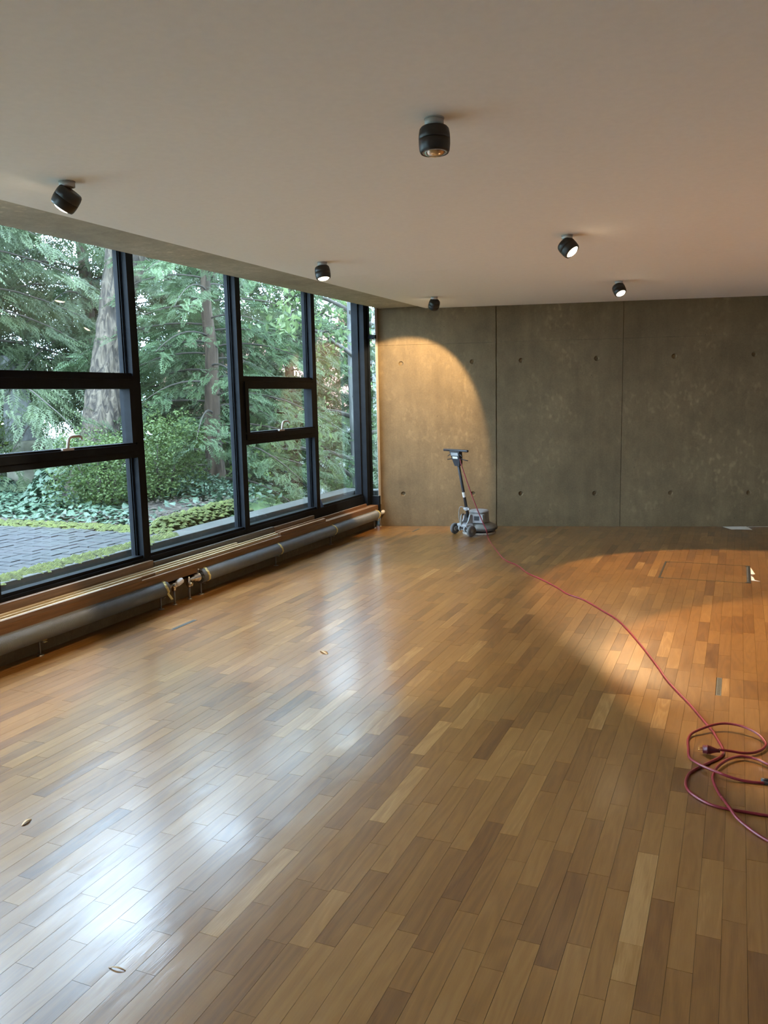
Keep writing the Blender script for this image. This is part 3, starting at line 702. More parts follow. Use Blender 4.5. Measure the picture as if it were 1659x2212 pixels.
pz = [.030, .022, .016, .012, .012, .014, .018, .024, .030, .034, .032, .027, .020, .012, CR, CR, .008, .014, .019, .019, .012, CR, CR, CR, CR, CR]
# shift raised points along the line of sight footprint so the loop keeps its traced shape
pts = []
for (x, y), z in zip(pc, pz):
    k = 1-z/CAM_H; pts.append((x*k, y*k, z))
ce = empty('extension_cord', (pts[0][0], pts[0][1], 0)); cinv = Matrix.Translation(ce.location).inverted()
tag(ce, 'looped red cord ending in a two-pin plug on the parquet', 'cord')
o = MB().tube(smooth_path(pts, 5), CR, 8).build('cord', 'cable_red', ce); o.matrix_parent_inverse = cinv
px, py = pts[0][0], pts[0][1]
Mpl = Matrix.Translation((px, py, .024)) @ Matrix.Rotation(math.radians(-90), 4, 'Y') @ Matrix.Rotation(math.radians(4), 4, 'X')
plug = MB().lathe([(.0075, -.004), (.009, .01), (.014, .026), (.0185, .036), (.0185, .046), (.021, .047), (.021, .051), (.0185, .052), (.0185, .066), (.016, .068)], 20, Mpl).build('plug', 'plug_red', ce); plug.matrix_parent_inverse = cinv
for s_ in (-1, 1):
    o = MB().lathe([(.0024, .067), (.0024, .084), (.0015, .086)], 10, Mpl @ Matrix.Translation((.0, .0095*s_, 0)) ).build('pin', 'brass', plug)
o = MB().lathe([(.010, -.014), (.010, .014)], 12, Matrix.Translation((.150, 3.532, .011)) @ Matrix.Rotation(math.radians(90), 4, 'Y')).box(.145, .165, 3.515, 3.55, .0015, .012).build('cable_tie', 'machine_dark', ce); o.matrix_parent_inverse = cinv

# ---------------- floor polisher
pol = empty('floor_polisher', tuple(MC)); pin_ = Matrix.Translation(MC).inverted()
tag(pol, 'grey single-disc floor polisher with black T-handle near the concrete wall', 'floor polisher')
MM = Matrix(((MR.x, MF.x, 0, MC.x), (MR.y, MF.y, 0, MC.y), (0, 0, 1, 0), (0, 0, 0, 1)))     # local right / forward / up
def pp(mb, nm, mt, parent=None, bevel=0):
    o = mb.build(nm, mt, parent or pol, bevel); o.matrix_parent_inverse = pin_ if not parent else Matrix.Identity(4); return o
pp(MB().lathe([(.188, .0), (.192, .004), (.192, .018), (.186, .022)], 48, MM), 'pad', 'pad_white')
pp(MB().lathe([(.165, .022), (.165, .046)], 40, MM), 'pad_holder', 'machine_dark')
pp(MB().lathe([(.195, .046), (.204, .05), (.205, .078), (.200, .084), (.192, .086), (.188, .100), (.150, .118), (.120, .128)], 48, MM), 'skirt', 'machine_grey')
pp(MB().lathe([(.207, .054), (.212, .057), (.212, .072), (.207, .075)], 48, MM, False), 'bumper', 'rubber_grey')
mo = pp(MB().lathe([(.122, .1281), (.118, .150), (.112, .235), (.108, .246)], 40, MM), 'motor_housing', 'machine_grey')
pp(MB().lathe([(.111, .2462), (.114, .251), (.113, .262), (.100, .272), (.06, .278), (.01, .280)], 40, MM), 'motor_cap', 'machine_silver')
Mbox = MM @ Matrix.Rotation(math.radians(-33), 4, 'Z')
cb = pp(MB().prism([(-.072, -.145), (.072, -.145), (.085, -.09), (-.085, -.09)], .135, .232, MM @ Matrix.Rotation(math.radians(38), 4, 'Z')), 'switch_box', 'machine_silver', None, .006)
pp(MB().box(-.03, .03, -.1475, -.1455, .165, .215, MM @ Matrix.Rotation(math.radians(38), 4, 'Z')), 'rating_plate', 'machine_dark')
# rear bracket, axle and wheels
br = MB()
for s_ in (-1, 1): br.prism([(-.26, .045), (-.12, .10), (-.12, .19), (-.15, .235), (-.185, .235), (-.205, .17), (-.275, .085)], s_*.045-.008, s_*.045+.008, MM @ Matrix(((0, 0, 1, 0), (1, 0, 0, 0), (0, 1, 0, 0), (0, 0, 0, 1))))
br.box(-.09, .09, -.245, -.12, .088, .10, MM)
pp(br, 'handle_bracket', 'machine_silver', None, .003)
pp(MB().prism([(-.08, -.27), (.08, -.27), (.10, -.17), (-.10, -.17)], .10, .135, MM), 'wheel_housing', 'machine_silver', None, .012)
pp(MB().lathe([(.008, -.155), (.008, .155)], 10, MM @ Matrix.Translation((0, -.245, .064)) @ Matrix.Rotation(math.radians(90), 4, 'Y')), 'axle', 'dull_steel')
for s_ in (-1, 1):
    w = pp(MB().lathe([(.030, -.017), (.050, -.020), (.060, -.014), (.0635, -.005), (.0635, .005), (.060, .014), (.050, .020), (.030, .017)], 32, MM @ Matrix.Translation((s_*.145, -.245, .064)) @ Matrix.Rotation(math.radians(90), 4, 'Y')), 'wheel', 'rubber_grey')
    o = MB().lathe([(.012, -.022), (.026, -.019), (.026, .019), (.012, .022)], 20, MM @ Matrix.Translation((s_*.145, -.245, .064)) @ Matrix.Rotation(math.radians(90), 4, 'Y')).build('hub', 'machine_grey', w)
    o.parent = w
# tilt lever and knob, small hose
pp(MB().tube(smooth_path([mp(-.045, -.20, .235), mp(-.02, -.25, .225), mp(0, -.27, .18), mp(.0, -.265, .12)], 4), .011, 8), 'tilt_lever', 'machine_grey')
pp(MB().tube(smooth_path([mp(-.02, -.205, .315), mp(-.075, -.215, .318), mp(-.10, -.215, .28), mp(-.098, -.22, .20), mp(-.07, -.225, .12)], 5), .0055, 6), 'motor_lead', 'machine_grey')
Rt = tu.to_track_quat('Z', 'Y').to_matrix().to_4x4()
TM = Matrix.Translation(TB) @ Matrix(((MR.x, 0, 0, 0), (MR.y, 0, 0, 0), (0, 0, 1, 0), (0, 0, 0, 1)))
fwd_t = tu.cross(MR).normalized()*-1
TM = Matrix(((MR.x, -fwd_t.x, tu.x, TB.x), (MR.y, -fwd_t.y, tu.y, TB.y), (MR.z, -fwd_t.z, tu.z, TB.z), (0, 0, 0, 1)))
Lt = (TT-TB).length
pp(MB().lathe([(.0165, 0), (.0165, Lt-.05)], 16, TM), 'handle_tube', 'machine_dark')
pp(MB().lathe([(.0172, .245), (.0185, .25), (.0185, .30), (.0172, .305)], 16, TM), 'tube_label', 'label_white')
pp(MB().lathe([(.021, .085), (.028, .09), (.028, .12), (.021, .125)], 16, TM).box(.02, .055, -.01, .01, .095, .115, TM).box(-.05, -.02, -.012, .012, .092, .116, TM), 'clamp_collar', 'machine_silver', None, .002)
hd = MB().prism([(-.045, Lt-.19), (.035, Lt-.19), (.05, Lt-.16), (.082, Lt-.015), (-.094, Lt-.015), (-.055, Lt-.16)], -.028, .022, TM @ Matrix(((1, 0, 0, .006), (0, 0, 1, 0), (0, 1, 0, 0), (0, 0, 0, 1))))
hh = pp(hd, 'control_head', 'machine_dark', None, .006)
pp(MB().box(-.04, .045, -.0315, -.0285, Lt-.10, Lt-.075, TM), 'control_label', 'label_white')
pp(MB().box(-.06, .06, -.031, -.0285, Lt-.065, Lt-.03, TM), 'control_panel', 'machine_silver')
pp(MB().lathe([(.012, -.208), (.0145, -.205), (.0145, .205), (.012, .208)], 16, TM @ Matrix.Translation((0, 0, Lt-.012)) @ Matrix.Rotation(math.radians(90), 4, 'Y')), 'grip_bar', 'machine_dark')
for s_ in (-1, 1):
    pp(MB().tube([TM @ Vector((s_*.05, -.01, Lt-.045)), TM @ Vector((s_*.09, -.02, Lt-.055)), TM @ Vector((s_*.125, -.025, Lt-.075))], .005, 8), 'switch_lever', 'machine_dark')
    pp(MB().tube([TM @ Vector((s_*.04, .0, Lt-.10)), TM @ Vector((s_*.10, .0, Lt-.115)), TM @ Vector((s_*.175, .0, Lt-.125))], .0055, 8), 'switch_lever', 'machine_dark')

# ---------------- scraps on the floor
def shaving(lab, p, q, hgt, wdt, twist):
    p = Vector((*p, 0)); q = Vector((*q, 0)); t = (q-p); n = Vector((-t.y, t.x, 0)).normalized(); vs = []
    for k in range(13):
        u = k/12; c = p+t*u+Vector((0, 0, .0012+hgt*math.sin(math.pi*u)))
        a = twist*(u-.5); w = n*math.cos(a)+Vector((0, 0, math.sin(a)))
        ww = wdt*(.35+.65*math.sin(math.pi*(u*.9+.05)))
        vs += [c-w*ww, c+w*ww]
    o = MB().add(vs, [(2*k, 2*k+1, 2*k+3, 2*k+2) for k in range(12)], True).build('wood_shaving', 'shaving_wood')
    md = o.modifiers.new('t', 'SOLIDIFY'); md.thickness = .0008; md.offset = 1
    tag(o, lab, 'shaving')
shaving('curled wood shaving in the window glare near the patio window', (-2.47, 2.17), (-2.475, 2.222), .007, .008, .9)
shaving('thin bowed wood shaving in the nearest floorboards', (-1.60, 1.662), (-1.545, 1.668), .006, .003, .5)
shaving('small brown wood shaving in the middle of the floor', (-2.40, 4.51), (-2.325, 4.465), .008, .012, .7)
def sheet(name, lab, cat, poly, lift, mt, z=.0015):
    bm = bmesh.new(); vs = [bm.verts.new((x, y, z)) for x, y in poly]; bm.faces.new(vs)
    bmesh.ops.triangulate(bm, faces=bm.faces[:]); bmesh.ops.subdivide_edges(bm, edges=bm.edges[:], cuts=3)
    for v in bm.verts: v.co.z = z+lift*abs(math.sin(v.co.x*40+v.co.y*23))*.5
    me = bpy.data.meshes.new(name); bm.to_mesh(me); bm.free(); me.materials.append(MAT[mt])
    o = link(bpy.data.objects.new(name, me)); md = o.modifiers.new('t', 'SOLIDIFY'); md.thickness = .0008; md.offset = 1
    tag(o, lab, cat); return o
sheet('paper_sheet', 'white paper sheet on the floor against the dark concrete wall', 'paper', [(-.13, wall_y(-.13)-.03), (-.03, 10.13), (.19, 10.185), (.12, 10.42), (.125, wall_y(.125)-.02)], .01, 'paper_white')
sheet('paper_strip', 'thin white paper strip along the foot of the concrete wall', 'paper', [(.14, wall_y(.14)-.055), (.9, wall_y(.9)-.05), (.9, wall_y(.9)-.015), (.14, wall_y(.14)-.02)], .008, 'paper_white')
sheet('paper_scrap', 'torn pale paper scrap at the far corner of the floor hatch', 'paper', [(.146, 7.99), (.180, 7.71), (.166, 7.69), (.146, 7.70)], .004, 'paper_white')
sheet('paper_scrap', 'torn pale paper scrap curling at the near corner of the floor hatch', 'paper', [(.146, 7.62), (.165, 7.56), (.172, 7.47), (.215, 7.43), (.146, 7.44)], .004, 'paper_white')

# ================================================================== OUTSIDE
GZ = .385
# terrain: a level terrace beside the house that falls away beyond the last panes
gx = np.linspace(-60, 0, 76); gy = np.linspace(-30, 70, 120); X_, Y_ = np.meshgrid(gx, gy, indexing='ij')
edge = np.where(X_ > -6.2, 7.3+np.clip((-4.5-X_)*1.1, 0, 3), 9.4+np.clip(-6.2-X_, 0, 30)*.35)
tt = np.clip((Y_-edge)/9.0, 0, 1); Z_ = (GZ-.05)-4.2*(tt*tt*(3-2*tt))
Z_ += .05*np.sin(X_*1.7)*np.cos(Y_*1.3)*(np.abs(X_) > 8)
Z_ = np.where((X_ > -4.72), -.6, Z_)
V = np.stack([X_, Y_, Z_], -1).reshape(-1, 3); ny = len(gy)
ii, jj = np.meshgrid(np.arange(len(gx)-1), np.arange(ny-1), indexing='ij'); q = (ii*ny+jj).ravel()
ground = link(bpy.data.objects.new('ground', np_mesh('ground', V, np.stack([q, q+ny, q+ny+1, q+1], -1), 'lawn')))
tag(ground, 'garden ground sloping away from the house', kind='structure')
# outer ledge and kerb
kb = B(-4.46, -4.305, -3, 9.62, .1, .345).box(-4.70, -4.46, -3, 9.66, -.4, .425).box(-4.46, -4.16, 9.45, 9.66, -.4, .425)
kb.box(-4.305, -4.13, 9.315, 9.45, .1, .345)
tag(kb.build('kerb', 'outdoor_concrete', None, .006), 'concrete kerb and ledge outside the windows', kind='structure')
# patio: herringbone of single pavers on a bed
patio = MB().prism([(-11, -3), (-4.7, -3), (-4.7, 5.99), (-6.0, 5.93), (-7.0, 5.86), (-11, 5.8)], -.2, .365).build('patio', 'soil'); tag(patio, 'patio of blue-grey pavers bedded in herringbone', kind='structure')
pv = B(-.0935, .0935, -.0435, .0435, 0, .06).mesh('paver', 'paver_grey')
plist = []
for n in range(-60, 60):
    for k in range(-60, 60):
        for o_ in (0, 1):
            bx = (n+k)*.1; by = (k-n)*.1+n*.0
            x = -6.5+bx*1.0; y = 4.5+(k-n)*.1
            # 90 degree herringbone lattice: vectors (.1,.1) and (.2,-.2)
            x = -6.5+.1*k+.2*n; y = 4.0+.1*k-.2*n
            if o_ == 0: c = (x+.1, y+.05, 0)
            else: c = (x+.05, y+.2, 1)
            if -9.5 < c[0] < -4.60 and 1.2 < c[1] < 6.02-.03*(-4.7-c[0]): plist.append(c)
def pview(c):
    v = Vector((c[0], c[1], .42-CAM_H)); d = v.dot(fwd); u = 829.5+F_PX*v.dot(cr)/d if d > 0 else -999
    return (0 if u > -40 else 100)+d
plist.sort(key=pview)
rest = MB()
for k, c in enumerate(plist):
    zj = .360+rnd.uniform(-.004, .004); R = Matrix.Translation((c[0], c[1], zj)) @ Matrix.Rotation(math.pi/2*c[2]+rnd.uniform(-.02, .02), 4, 'Z') @ Matrix.Rotation(rnd.uniform(-.012, .012), 4, 'X')
    if k < 300:
        o = link(bpy.data.objects.new('paver', pv), patio); o.matrix_local = R
    else: rest.box(-.0935, .0935, -.0435, .0435, 0, .06, R)
if rest.v: o = rest.build('paver_field', 'paver_grey', patio); o['kind'] = 'stuff'

def scatter(name, tV, tF, P, R3, sc, mat, parent=None):
    """copies of a small template (tV,tF) at points P with 3x3 rotations R3 and scales sc -> one mesh"""
    V = np.einsum('nij,vj->nvi', R3, tV)*sc[:, None, None]+P[:, None, :]
    Fq = (tF[None]+np.arange(len(P))[:, None, None]*len(tV)).reshape(-1, tF.shape[1])
    o = link(bpy.data.objects.new(name, np_mesh(name, V.reshape(-1, 3), Fq, mat)), parent); o['kind'] = 'stuff'; return o
def frames(fw_, upv):
    f = fw_/np.linalg.norm(fw_, axis=1, keepdims=True); s_ = np.cross(upv, f); s_ /= np.maximum(1e-6, np.linalg.norm(s_, axis=1, keepdims=True)); u = np.cross(f, s_)
    return np.stack([f, s_, u], -1)
# a moss cushion strip
def moss(name, lab, pts, w, h, z):
    n = 2200; P_ = [Vector(p) for p in pts]; seg = []
    idx = rng.integers(0, len(P_)-1, n); t = rng.random(n)[:, None]
    A_ = np.array([P_[i] for i in idx]); Bq = np.array([P_[i+1] for i in idx])
    C = A_*(1-t)+Bq*t; off = rng.normal(0, w*.38, (n, 3)); off[:, 2] = 0; C = C+off; C[:, 2] = z+h*rng.random(n)*np.exp(-(np.linalg.norm(off, axis=1)/w)**2)
    ico = np.array([(1, 0, 0), (-1, 0, 0), (0, 1, 0), (0, -1, 0), (0, 0, 1), (0, 0, -1)])*np.array([1, 1, .6])
    fi = np.array([(0, 2, 4), (2, 1, 4), (1, 3, 4), (3, 0, 4), (2, 0, 5), (1, 2, 5), (3, 1, 5), (0, 3, 5)])
    R_ = np.tile(np.eye(3), (n, 1, 1)); o = scatter(name, ico, fi, C, R_, rng.uniform(.02, .045, n), 'moss')
    tag(o, lab, 'moss', kind='stuff')
moss('moss_strip', 'band of yellow-green moss along the kerb beside the pavers', [(-4.58, 1.5, 0), (-4.58, 5.9, 0)], .11, .02, .415)
moss('moss_strip', 'mossy edge between the pavers and the ivy bed', [(-4.75, 6.02, 0), (-5.6, 6.05, 0), (-6.9, 6.02, 0)], .12, .05, .40)
moss('moss_mound', 'thick moss cushion in front of the yew trunk', [(-4.85, 6.1, 0), (-4.95, 6.6, 0), (-5.0, 7.2, 0), (-4.98, 7.5, 0)], .16, .13, .40)

# ---- foliage templates
def spray_template(n=7, spread=.62, droop=.10):
    V, F_ = [], []
    def kite(p, d, L, w, z):
        d = np.array(d)/np.linalg.norm(d); s_ = np.array([-d[1], d[0], 0]); b0 = len(V); p = np.array(p)
        V.extend([p, p+d*L*.55+s_*w+[0, 0, z*.4], p+d*L+[0, 0, z], p+d*L*.55-s_*w+[0, 0, z*.4]]); F_.extend([(b0, b0+1, b0+2), (b0, b0+2, b0+3)])
    for i in range(n):
        x = .06+.88*i/n; z = -droop*x*x
        for s_ in (-1, 1):
            L = spread*(1-.75*(i/n))*(.75+.5*((i*7+(s_ > 0)*3) % 5)/5)*.55
            kite((x, 0, z), (.62, s_*.8, 0), L, .026, -.05)
            kite((x+.45*L*.62, s_*.45*L*.8, z-.02), (.95, s_*.25, 0), L*.55, .022, -.04)
    kite((0, 0, 0), (1, 0, 0), 1.05, .012, -droop)
    return np.array(V, dtype=float), np.array(F_)
SPR = spray_template()
LEAF = (np.array([(0, 0, 0), (.5, .28, .03), (1, 0, -.05), (.5, -.28, .03)]), np.array([(0, 1, 2), (0, 2, 3)]))
IVY = (np.array([(0, 0, 0), (.1, .5, .05), (.55, .42, .02), (1.0, 0, -.12), (.55, -.42, .02), (.1, -.5, .05), (.4, 0, .10)]), np.array([(6, 0, 1), (6, 1, 2), (6, 2, 3), (6, 3, 4), (6, 4, 5), (6, 5, 0)]))
def conifer(name, lab, base, height, spread, nlimb, per, mats, trunk_r, lean=(0, 0), z_first=.6, drop=.35, spray=.32, hang=.0, taper=.62, bark='yew_bark', cat='tree', group='trees outside the windows', seed=1, az=None, trunk=True):
    r = np.random.default_rng(seed); e = empty(name, base); tag(e, lab, cat, group); bx, by, bz = 0, 0, 0
    tp = [(lean[0]*t*height, lean[1]*t*height, t*height) for t in np.linspace(0, 1, 9)]
    if trunk: MB().tube([(a+.02*math.sin(i*2.1), b_+.02*math.cos(i*1.7), c) for i, (a, b_, c) in enumerate(tp)], [trunk_r*(1-.85*t)+.012 for t in np.linspace(0, 1, 9)], 12).build('trunk', bark, e)
    PP, FW, UP, SC = [], [], [], []; limbs = MB()
    for k in range(nlimb):
        t = (k+.5)/nlimb; z0 = z_first+(height-z_first)*t**.9*.97; a = (k*2.399+r.uniform(-.4, .4)) if az is None else r.uniform(*az)
        L = spread*(1-taper*t)*r.uniform(.7, 1.15); o0 = np.array([lean[0]*z0, lean[1]*z0, z0])
        d = np.array([math.cos(a), math.sin(a), 0]); u = np.linspace(0, 1, 8)
        line = o0+d*L*u[:, None]; line[:, 2] += L*(.18*u-drop*u*u)+r.uniform(-.1, .1)*u
        limbs.tube([tuple(v) for v in line], [max(.004, .019*(1-.85*x)*(1-.5*t)*max(.5, trunk_r/.12)) for x in u], 5)
        n = int(per*(L/spread)+4); uu = r.uniform(.03, 1.0, n)**.78
        p = np.stack([np.interp(uu, u, line[:, c]) for c in range(3)], -1); s_ = np.cross(d, [0, 0, 1])
        side = r.choice([-1, 1], n); wid = r.random(n)*(L*.30)*(1-.55*uu)
        p += (s_*side[:, None]+d*.5)*wid[:, None]; p[:, 2] -= wid*.25+r.uniform(0, .10, n)
        f = d*r.uniform(.4, 1.0, (n, 1))+s_*(side*r.uniform(.1, 1.0, n))[:, None]+np.array([0, 0, 1])*r.uniform(-.65-hang, .12-hang, (n, 1))
        PP.append(p); FW.append(f); UP.append(np.array([0, 0, 1.0])+r.normal(0, .28, (n, 3))); SC.append(spray*r.uniform(.6, 1.25, n))
    limbs.build('limbs', 'twig_dark', e)
    P_ = np.concatenate(PP); Fw = np.concatenate(FW); U = np.concatenate(UP); Sc = np.concatenate(SC)
    scatter('foliage', SPR[0], SPR[1], P_, frames(Fw, U), Sc, mats, e)
    return e
def bush(name, lab, c, rad, n, mat, leaf=.035, cat='bush', group='shrubs in the garden', seed=3, stems=5):
    r = np.random.default_rng(seed); e = empty(name, (c[0], c[1], c[2])); tag(e, lab, cat, group)
    st = MB()
    for k in range(stems):
        a = k*2*math.pi/stems; st.tube([(0.05*math.cos(a), .05*math.sin(a), -.05), (rad[0]*.3*math.cos(a), rad[1]*.3*math.sin(a), rad[2]*.7), (rad[0]*.6*math.cos(a+.3), rad[1]*.6*math.sin(a+.3), rad[2]*1.3)], [.018, .012, .005], 6)
    st.build('stems', 'twig_dark', e)
    d = r.normal(0, 1, (n, 3)); d /= np.linalg.norm(d, axis=1, keepdims=True)
    lump = 1+.16*np.sin(d[:, :1]*5+seed)+.14*np.sin(d[:, 1:2]*7)+.12*np.cos(d[:, 2:3]*9+d[:, :1]*4)
    p = d*lump*(r.random((n, 1))**.28)*np.array(rad); p[:, 2] += rad[2]*.95; p = p[p[:, 2] > -.03]
    n2 = len(p); f = r.normal(0, 1, (n2, 3)); f[:, 2] = np.abs(f[:, 2])*.5
    scatter('foliage', LEAF[0], LEAF[1], p, frames(f, r.normal(0, 1, (n2, 3))+[0, 0, 1]), leaf*r.uniform(.6, 1.3, n2), mat, e); return e

# big leaning trunk with furrowed bark
T1 = [(-6.95, 7.30, .30), (-7.05, 7.62, .75), (-7.15, 7.92, 1.2), (-7.25, 8.2, 1.8), (-7.28, 8.40, 2.35), (-7.3, 8.6, 3.0), (-7.3, 8.82, 3.9), (-7.35, 9.1, 5.2), (-7.4, 9.4, 7.0)]
t1 = empty('leaning_tree', T1[0]); tag(t1, 'thick leaning tree trunk with furrowed bark behind the box shrub', 'tree', 'trees outside the windows')
inv1 = Matrix.Translation(t1.location).inverted()
bmt = MB(); ptsT = smooth_path(T1, 8); seg = 48; vs = []
nP = len(ptsT)
for i, p in enumerate(ptsT):
    u = i/(nP-1); rr = .235-.06*u+.10*math.exp(-u*16)
    for k in range(seg):
        a = 2*math.pi*k/seg; rid = .016*math.sin(a*11+2.2*math.sin(u*40+a*2)+u*25)+.010*math.sin(a*19+u*60)
        vs.append(p+Vector((math.cos(a), math.sin(a), 0))*(rr+rid))
bmt.add(vs, [(i*seg+k, i*seg+(k+1) % seg, (i+1)*seg+(k+1) % seg, (i+1)*seg+k) for i in range(nP-1) for k in range(seg)], True)
o = bmt.build('trunk', 'oak_bark', t1); o.matrix_parent_inverse = inv1
o = MB().tube(smooth_path([(-7.3, 8.55, 2.85), (-7.2, 8.82, 3.3), (-7.1, 9.1, 4.2), (-7.0, 9.4, 5.6)], 6), [.13]*7+[.10]*6+[.07]*6, 16).build('fork', 'oak_bark', t1); o.matrix_parent_inverse = inv1
# ivy climbing its foot
n = 900; a = rng.uniform(0, 6.283, n); h = rng.random(n)**1.5*1.0; ax = np.interp(h, [0, 1], [-6.98, -7.1]); ay = np.interp(h, [0, 1], [7.30, 7.85])
P_ = np.stack([ax-.16+np.cos(a)*(.42-.12*h), ay-.12+np.sin(a)*(.42-.12*h), .45+h*.62], -1)
o = scatter('climbing_ivy', IVY[0], IVY[1], P_, frames(np.stack([np.cos(a), np.sin(a), -.6+0*a], -1)+rng.normal(0, .3, (n, 3)), rng.normal(0, .4, (n, 3))+[0, 0, 1]), rng.uniform(.05, .085, n), 'ivy_green')
tag(o, 'dark ivy climbing the foot of the leaning trunk', 'ivy', kind='stuff')
# ivy bed
n = 7500; ix = rng.uniform(-10.5, -4.95, n); iy = rng.uniform(6.08, 9.0, n); keep = (iy < 6.15+(-4.9-ix)*.57) | (rng.random(n) < .12); ix, iy = ix[keep], iy[keep]; n = len(ix)
P_ = np.stack([ix, iy, GZ+.045+.05*np.clip((iy-6.05)*2.0, 0, 1)+rng.uniform(-.02, .045, n)], -1)
a = rng.uniform(0, 6.283, n)
o = scatter('ivy_bed', IVY[0], IVY[1], P_, frames(np.stack([np.cos(a), np.sin(a), rng.uniform(-.5, .2, n)], -1), rng.normal(0, .35, (n, 3))+[0, 0, 1]), rng.uniform(.05, .095, n), 'ivy_green')
tag(o, 'carpet of ivy leaves behind the patio', 'ivy', kind='stuff')
tag(MB().prism([(-10.6, 6.05), (-4.95, 6.05), (-4.95, 7.3), (-6.1, 8.2), (-10.6, 9.4)], .1, GZ+.06).build('planting_bed', 'soil'), 'dark soil of the planting bed', kind='structure')
n = 1800; ix = rng.uniform(-6.5, -4.95, n); iy = rng.uniform(6.2, 8.2, n); a = rng.uniform(0, 6.283, n)
P_ = np.stack([ix, iy, GZ+.08+rng.uniform(0, .03, n)], -1)
o = scatter('leaf_litter', LEAF[0], LEAF[1], P_, frames(np.stack([np.cos(a), np.sin(a), 0*a], -1), rng.normal(0, .25, (n, 3))+[0, 0, 1]), rng.uniform(.025, .05, n), 'dead_leaf'); tag(o, 'fallen leaves on the planting bed', 'leaves', kind='stuff')
# stone pedestal and weathered stump behind the ivy
pd = empty('stone_pedestal', (-9.75, 9.45, .36)); tag(pd, 'mossy moulded stone pedestal behind the ivy', 'pedestal')
for nm, prof, mt in (('plinth', [(.46, 0), (.46, .30), (.43, .33)], 'stone_mossy'), ('torus', [(.40, .33), (.43, .37), (.43, .42), (.39, .46), (.36, .50)], 'stone_mossy'), ('die', [(.34, .50), (.34, .62), (.36, .66), (.33, .70)], 'stone_mossy')):
    MB().lathe(prof, 8 if nm == 'plinth' else 24, Matrix.Rotation(.3, 4, 'Z'), smooth=nm != 'plinth').build(nm, mt, pd)
stp = empty('weathered_stump', (-9.9, 9.35, 1.06)); tag(stp, 'pale weathered trunk stump above the stone pedestal', 'stump')
vs = []; fs = []; seg = 20
for i in range(14):
    u = i/13; rr = .20-.05*u+.07*math.exp(-u*6)
    for k in range(seg):
        a = 2*math.pi*k/seg; q_ = rr*(1+.22*math.sin(a*3+u*5)+.12*math.sin(a*7-u*8)); vs.append((math.cos(a)*q_+.05*math.sin(u*5)-.10*u, math.sin(a)*q_-.05*u, u*1.25))
fs = [(i*seg+k, i*seg+(k+1) % seg, (i+1)*seg+(k+1) % seg, (i+1)*seg+k) for i in range(13) for k in range(seg)]+[tuple(13*seg+k for k in range(seg))]
MB().add(vs, fs, True).build('trunk', 'pale_bark', stp)

bush('boxwood_shrub', 'rounded box shrub in front of the leaning trunk', (-6.45, 7.15, .40), (.50, .50, .46), 9000, 'boxwood_green', .034, seed=4)
bush('boxwood_shrub', 'taller box shrub seen through the tall pane', (-6.35, 8.05, .30), (.50, .55, .62), 9000, 'boxwood_green', .036, seed=5)
bush('lime_shrub', 'lime shrub with sunlight in its leaf colour beyond the stone pedestal', (-12.6, 10.6, .2), (1.5, 1.2, .8), 5000, 'sunlit_lime', .09, seed=6)
bush('lime_shrub', 'yellow-green shrub glimpsed under the yew', (-9.6, 14.2, -.9), (1.1, 1.1, 1.0), 3000, 'sunlit_lime', .10, seed=8)
bush('low_shrub', 'low glossy shrub at the foot of the yew', (-5.95, 8.35, .25), (.55, .5, .22), 2200, 'ivy_green', .06, seed=9)

conifer('yew_tree', 'yew tree with layered bright green sprays in front of the tall pane', (-6.55, 9.45, .0), 4.5, 2.0, 50, 120, 'yew_green', .13, z_first=.45, drop=.42, taper=.35, spray=.23, seed=11)
conifer('hemlock_tree', 'weeping conifer hanging over the patio beyond the ivy', (-10.0, 7.9, .35), 7.7, 3.0, 70, 150, 'hemlock_green', .14, z_first=1.7, drop=.45, spray=.31, hang=.35, seed=12, bark='yew_bark')
conifer('hemlock_tree', 'second weeping conifer behind the leaning trunk', (-10.2, 11.2, .2), 6.6, 3.6, 56, 120, 'hemlock_green', .16, z_first=1.2, drop=.45, spray=.40, hang=.3, seed=13)
conifer('dark_conifer', 'dark conifer filling the gap behind the yew', (-9.0, 13.2, -1.0), 7.6, 3.6, 54, 95, 'dark_conifer', .16, z_first=.6, drop=.35, spray=.50, hang=.15, seed=14)
conifer('drooping_conifer', 'drooping conifer seen through the far vent window', (-7.0, 12.4, -1.6), 6.2, 2.6, 48, 85, 'hemlock_green', .12, z_first=.3, drop=.5, spray=.34, hang=.35, seed=15)
conifer('drooping_conifer', 'drooping conifer behind the narrow pane by the corner', (-5.6, 13.2, -2.6), 6.4, 1.7, 46, 80, 'hemlock_green', .10, z_first=.3, drop=.45, spray=.32, hang=.3, seed=16)
conifer('dark_conifer', 'broad dark conifer at the back of the garden', (-16.5, 13.5, .0), 8.0, 4.6, 46, 55, 'dark_conifer', .22, z_first=.8, drop=.35, spray=.85, seed=17)
conifer('dark_conifer', 'tall dark conifer behind the hemlocks', (-14.0, 18.5, -1.5), 10.0, 4.6, 50, 55, 'dark_conifer', .22, z_first=.8, drop=.35, spray=.85, seed=18)
conifer('dark_conifer', 'dark conifer behind the weeping branches over the patio', (-13.4, 10.9, .1), 8.5, 3.6, 50, 60, 'dark_conifer', .2, z_first=.8, drop=.35, spray=.7, seed=24)
conifer('dark_conifer', 'outermost dark conifer beyond the patio', (-18.0, 8.5, .2), 7.5, 4.2, 42, 55, 'dark_conifer', .2, z_first=.8, drop=.35, spray=.85, seed=19)

conifer('hemlock_tree', 'unseen weeping conifer added to block sky light at the near windows', (-8.6, -.5, .3), 7.0, 3.2, 46, 90, 'hemlock_green', .14, z_first=1.0, drop=.45, spray=.36, hang=.3, seed=23)  # added out of view to hold sky light off the near floor

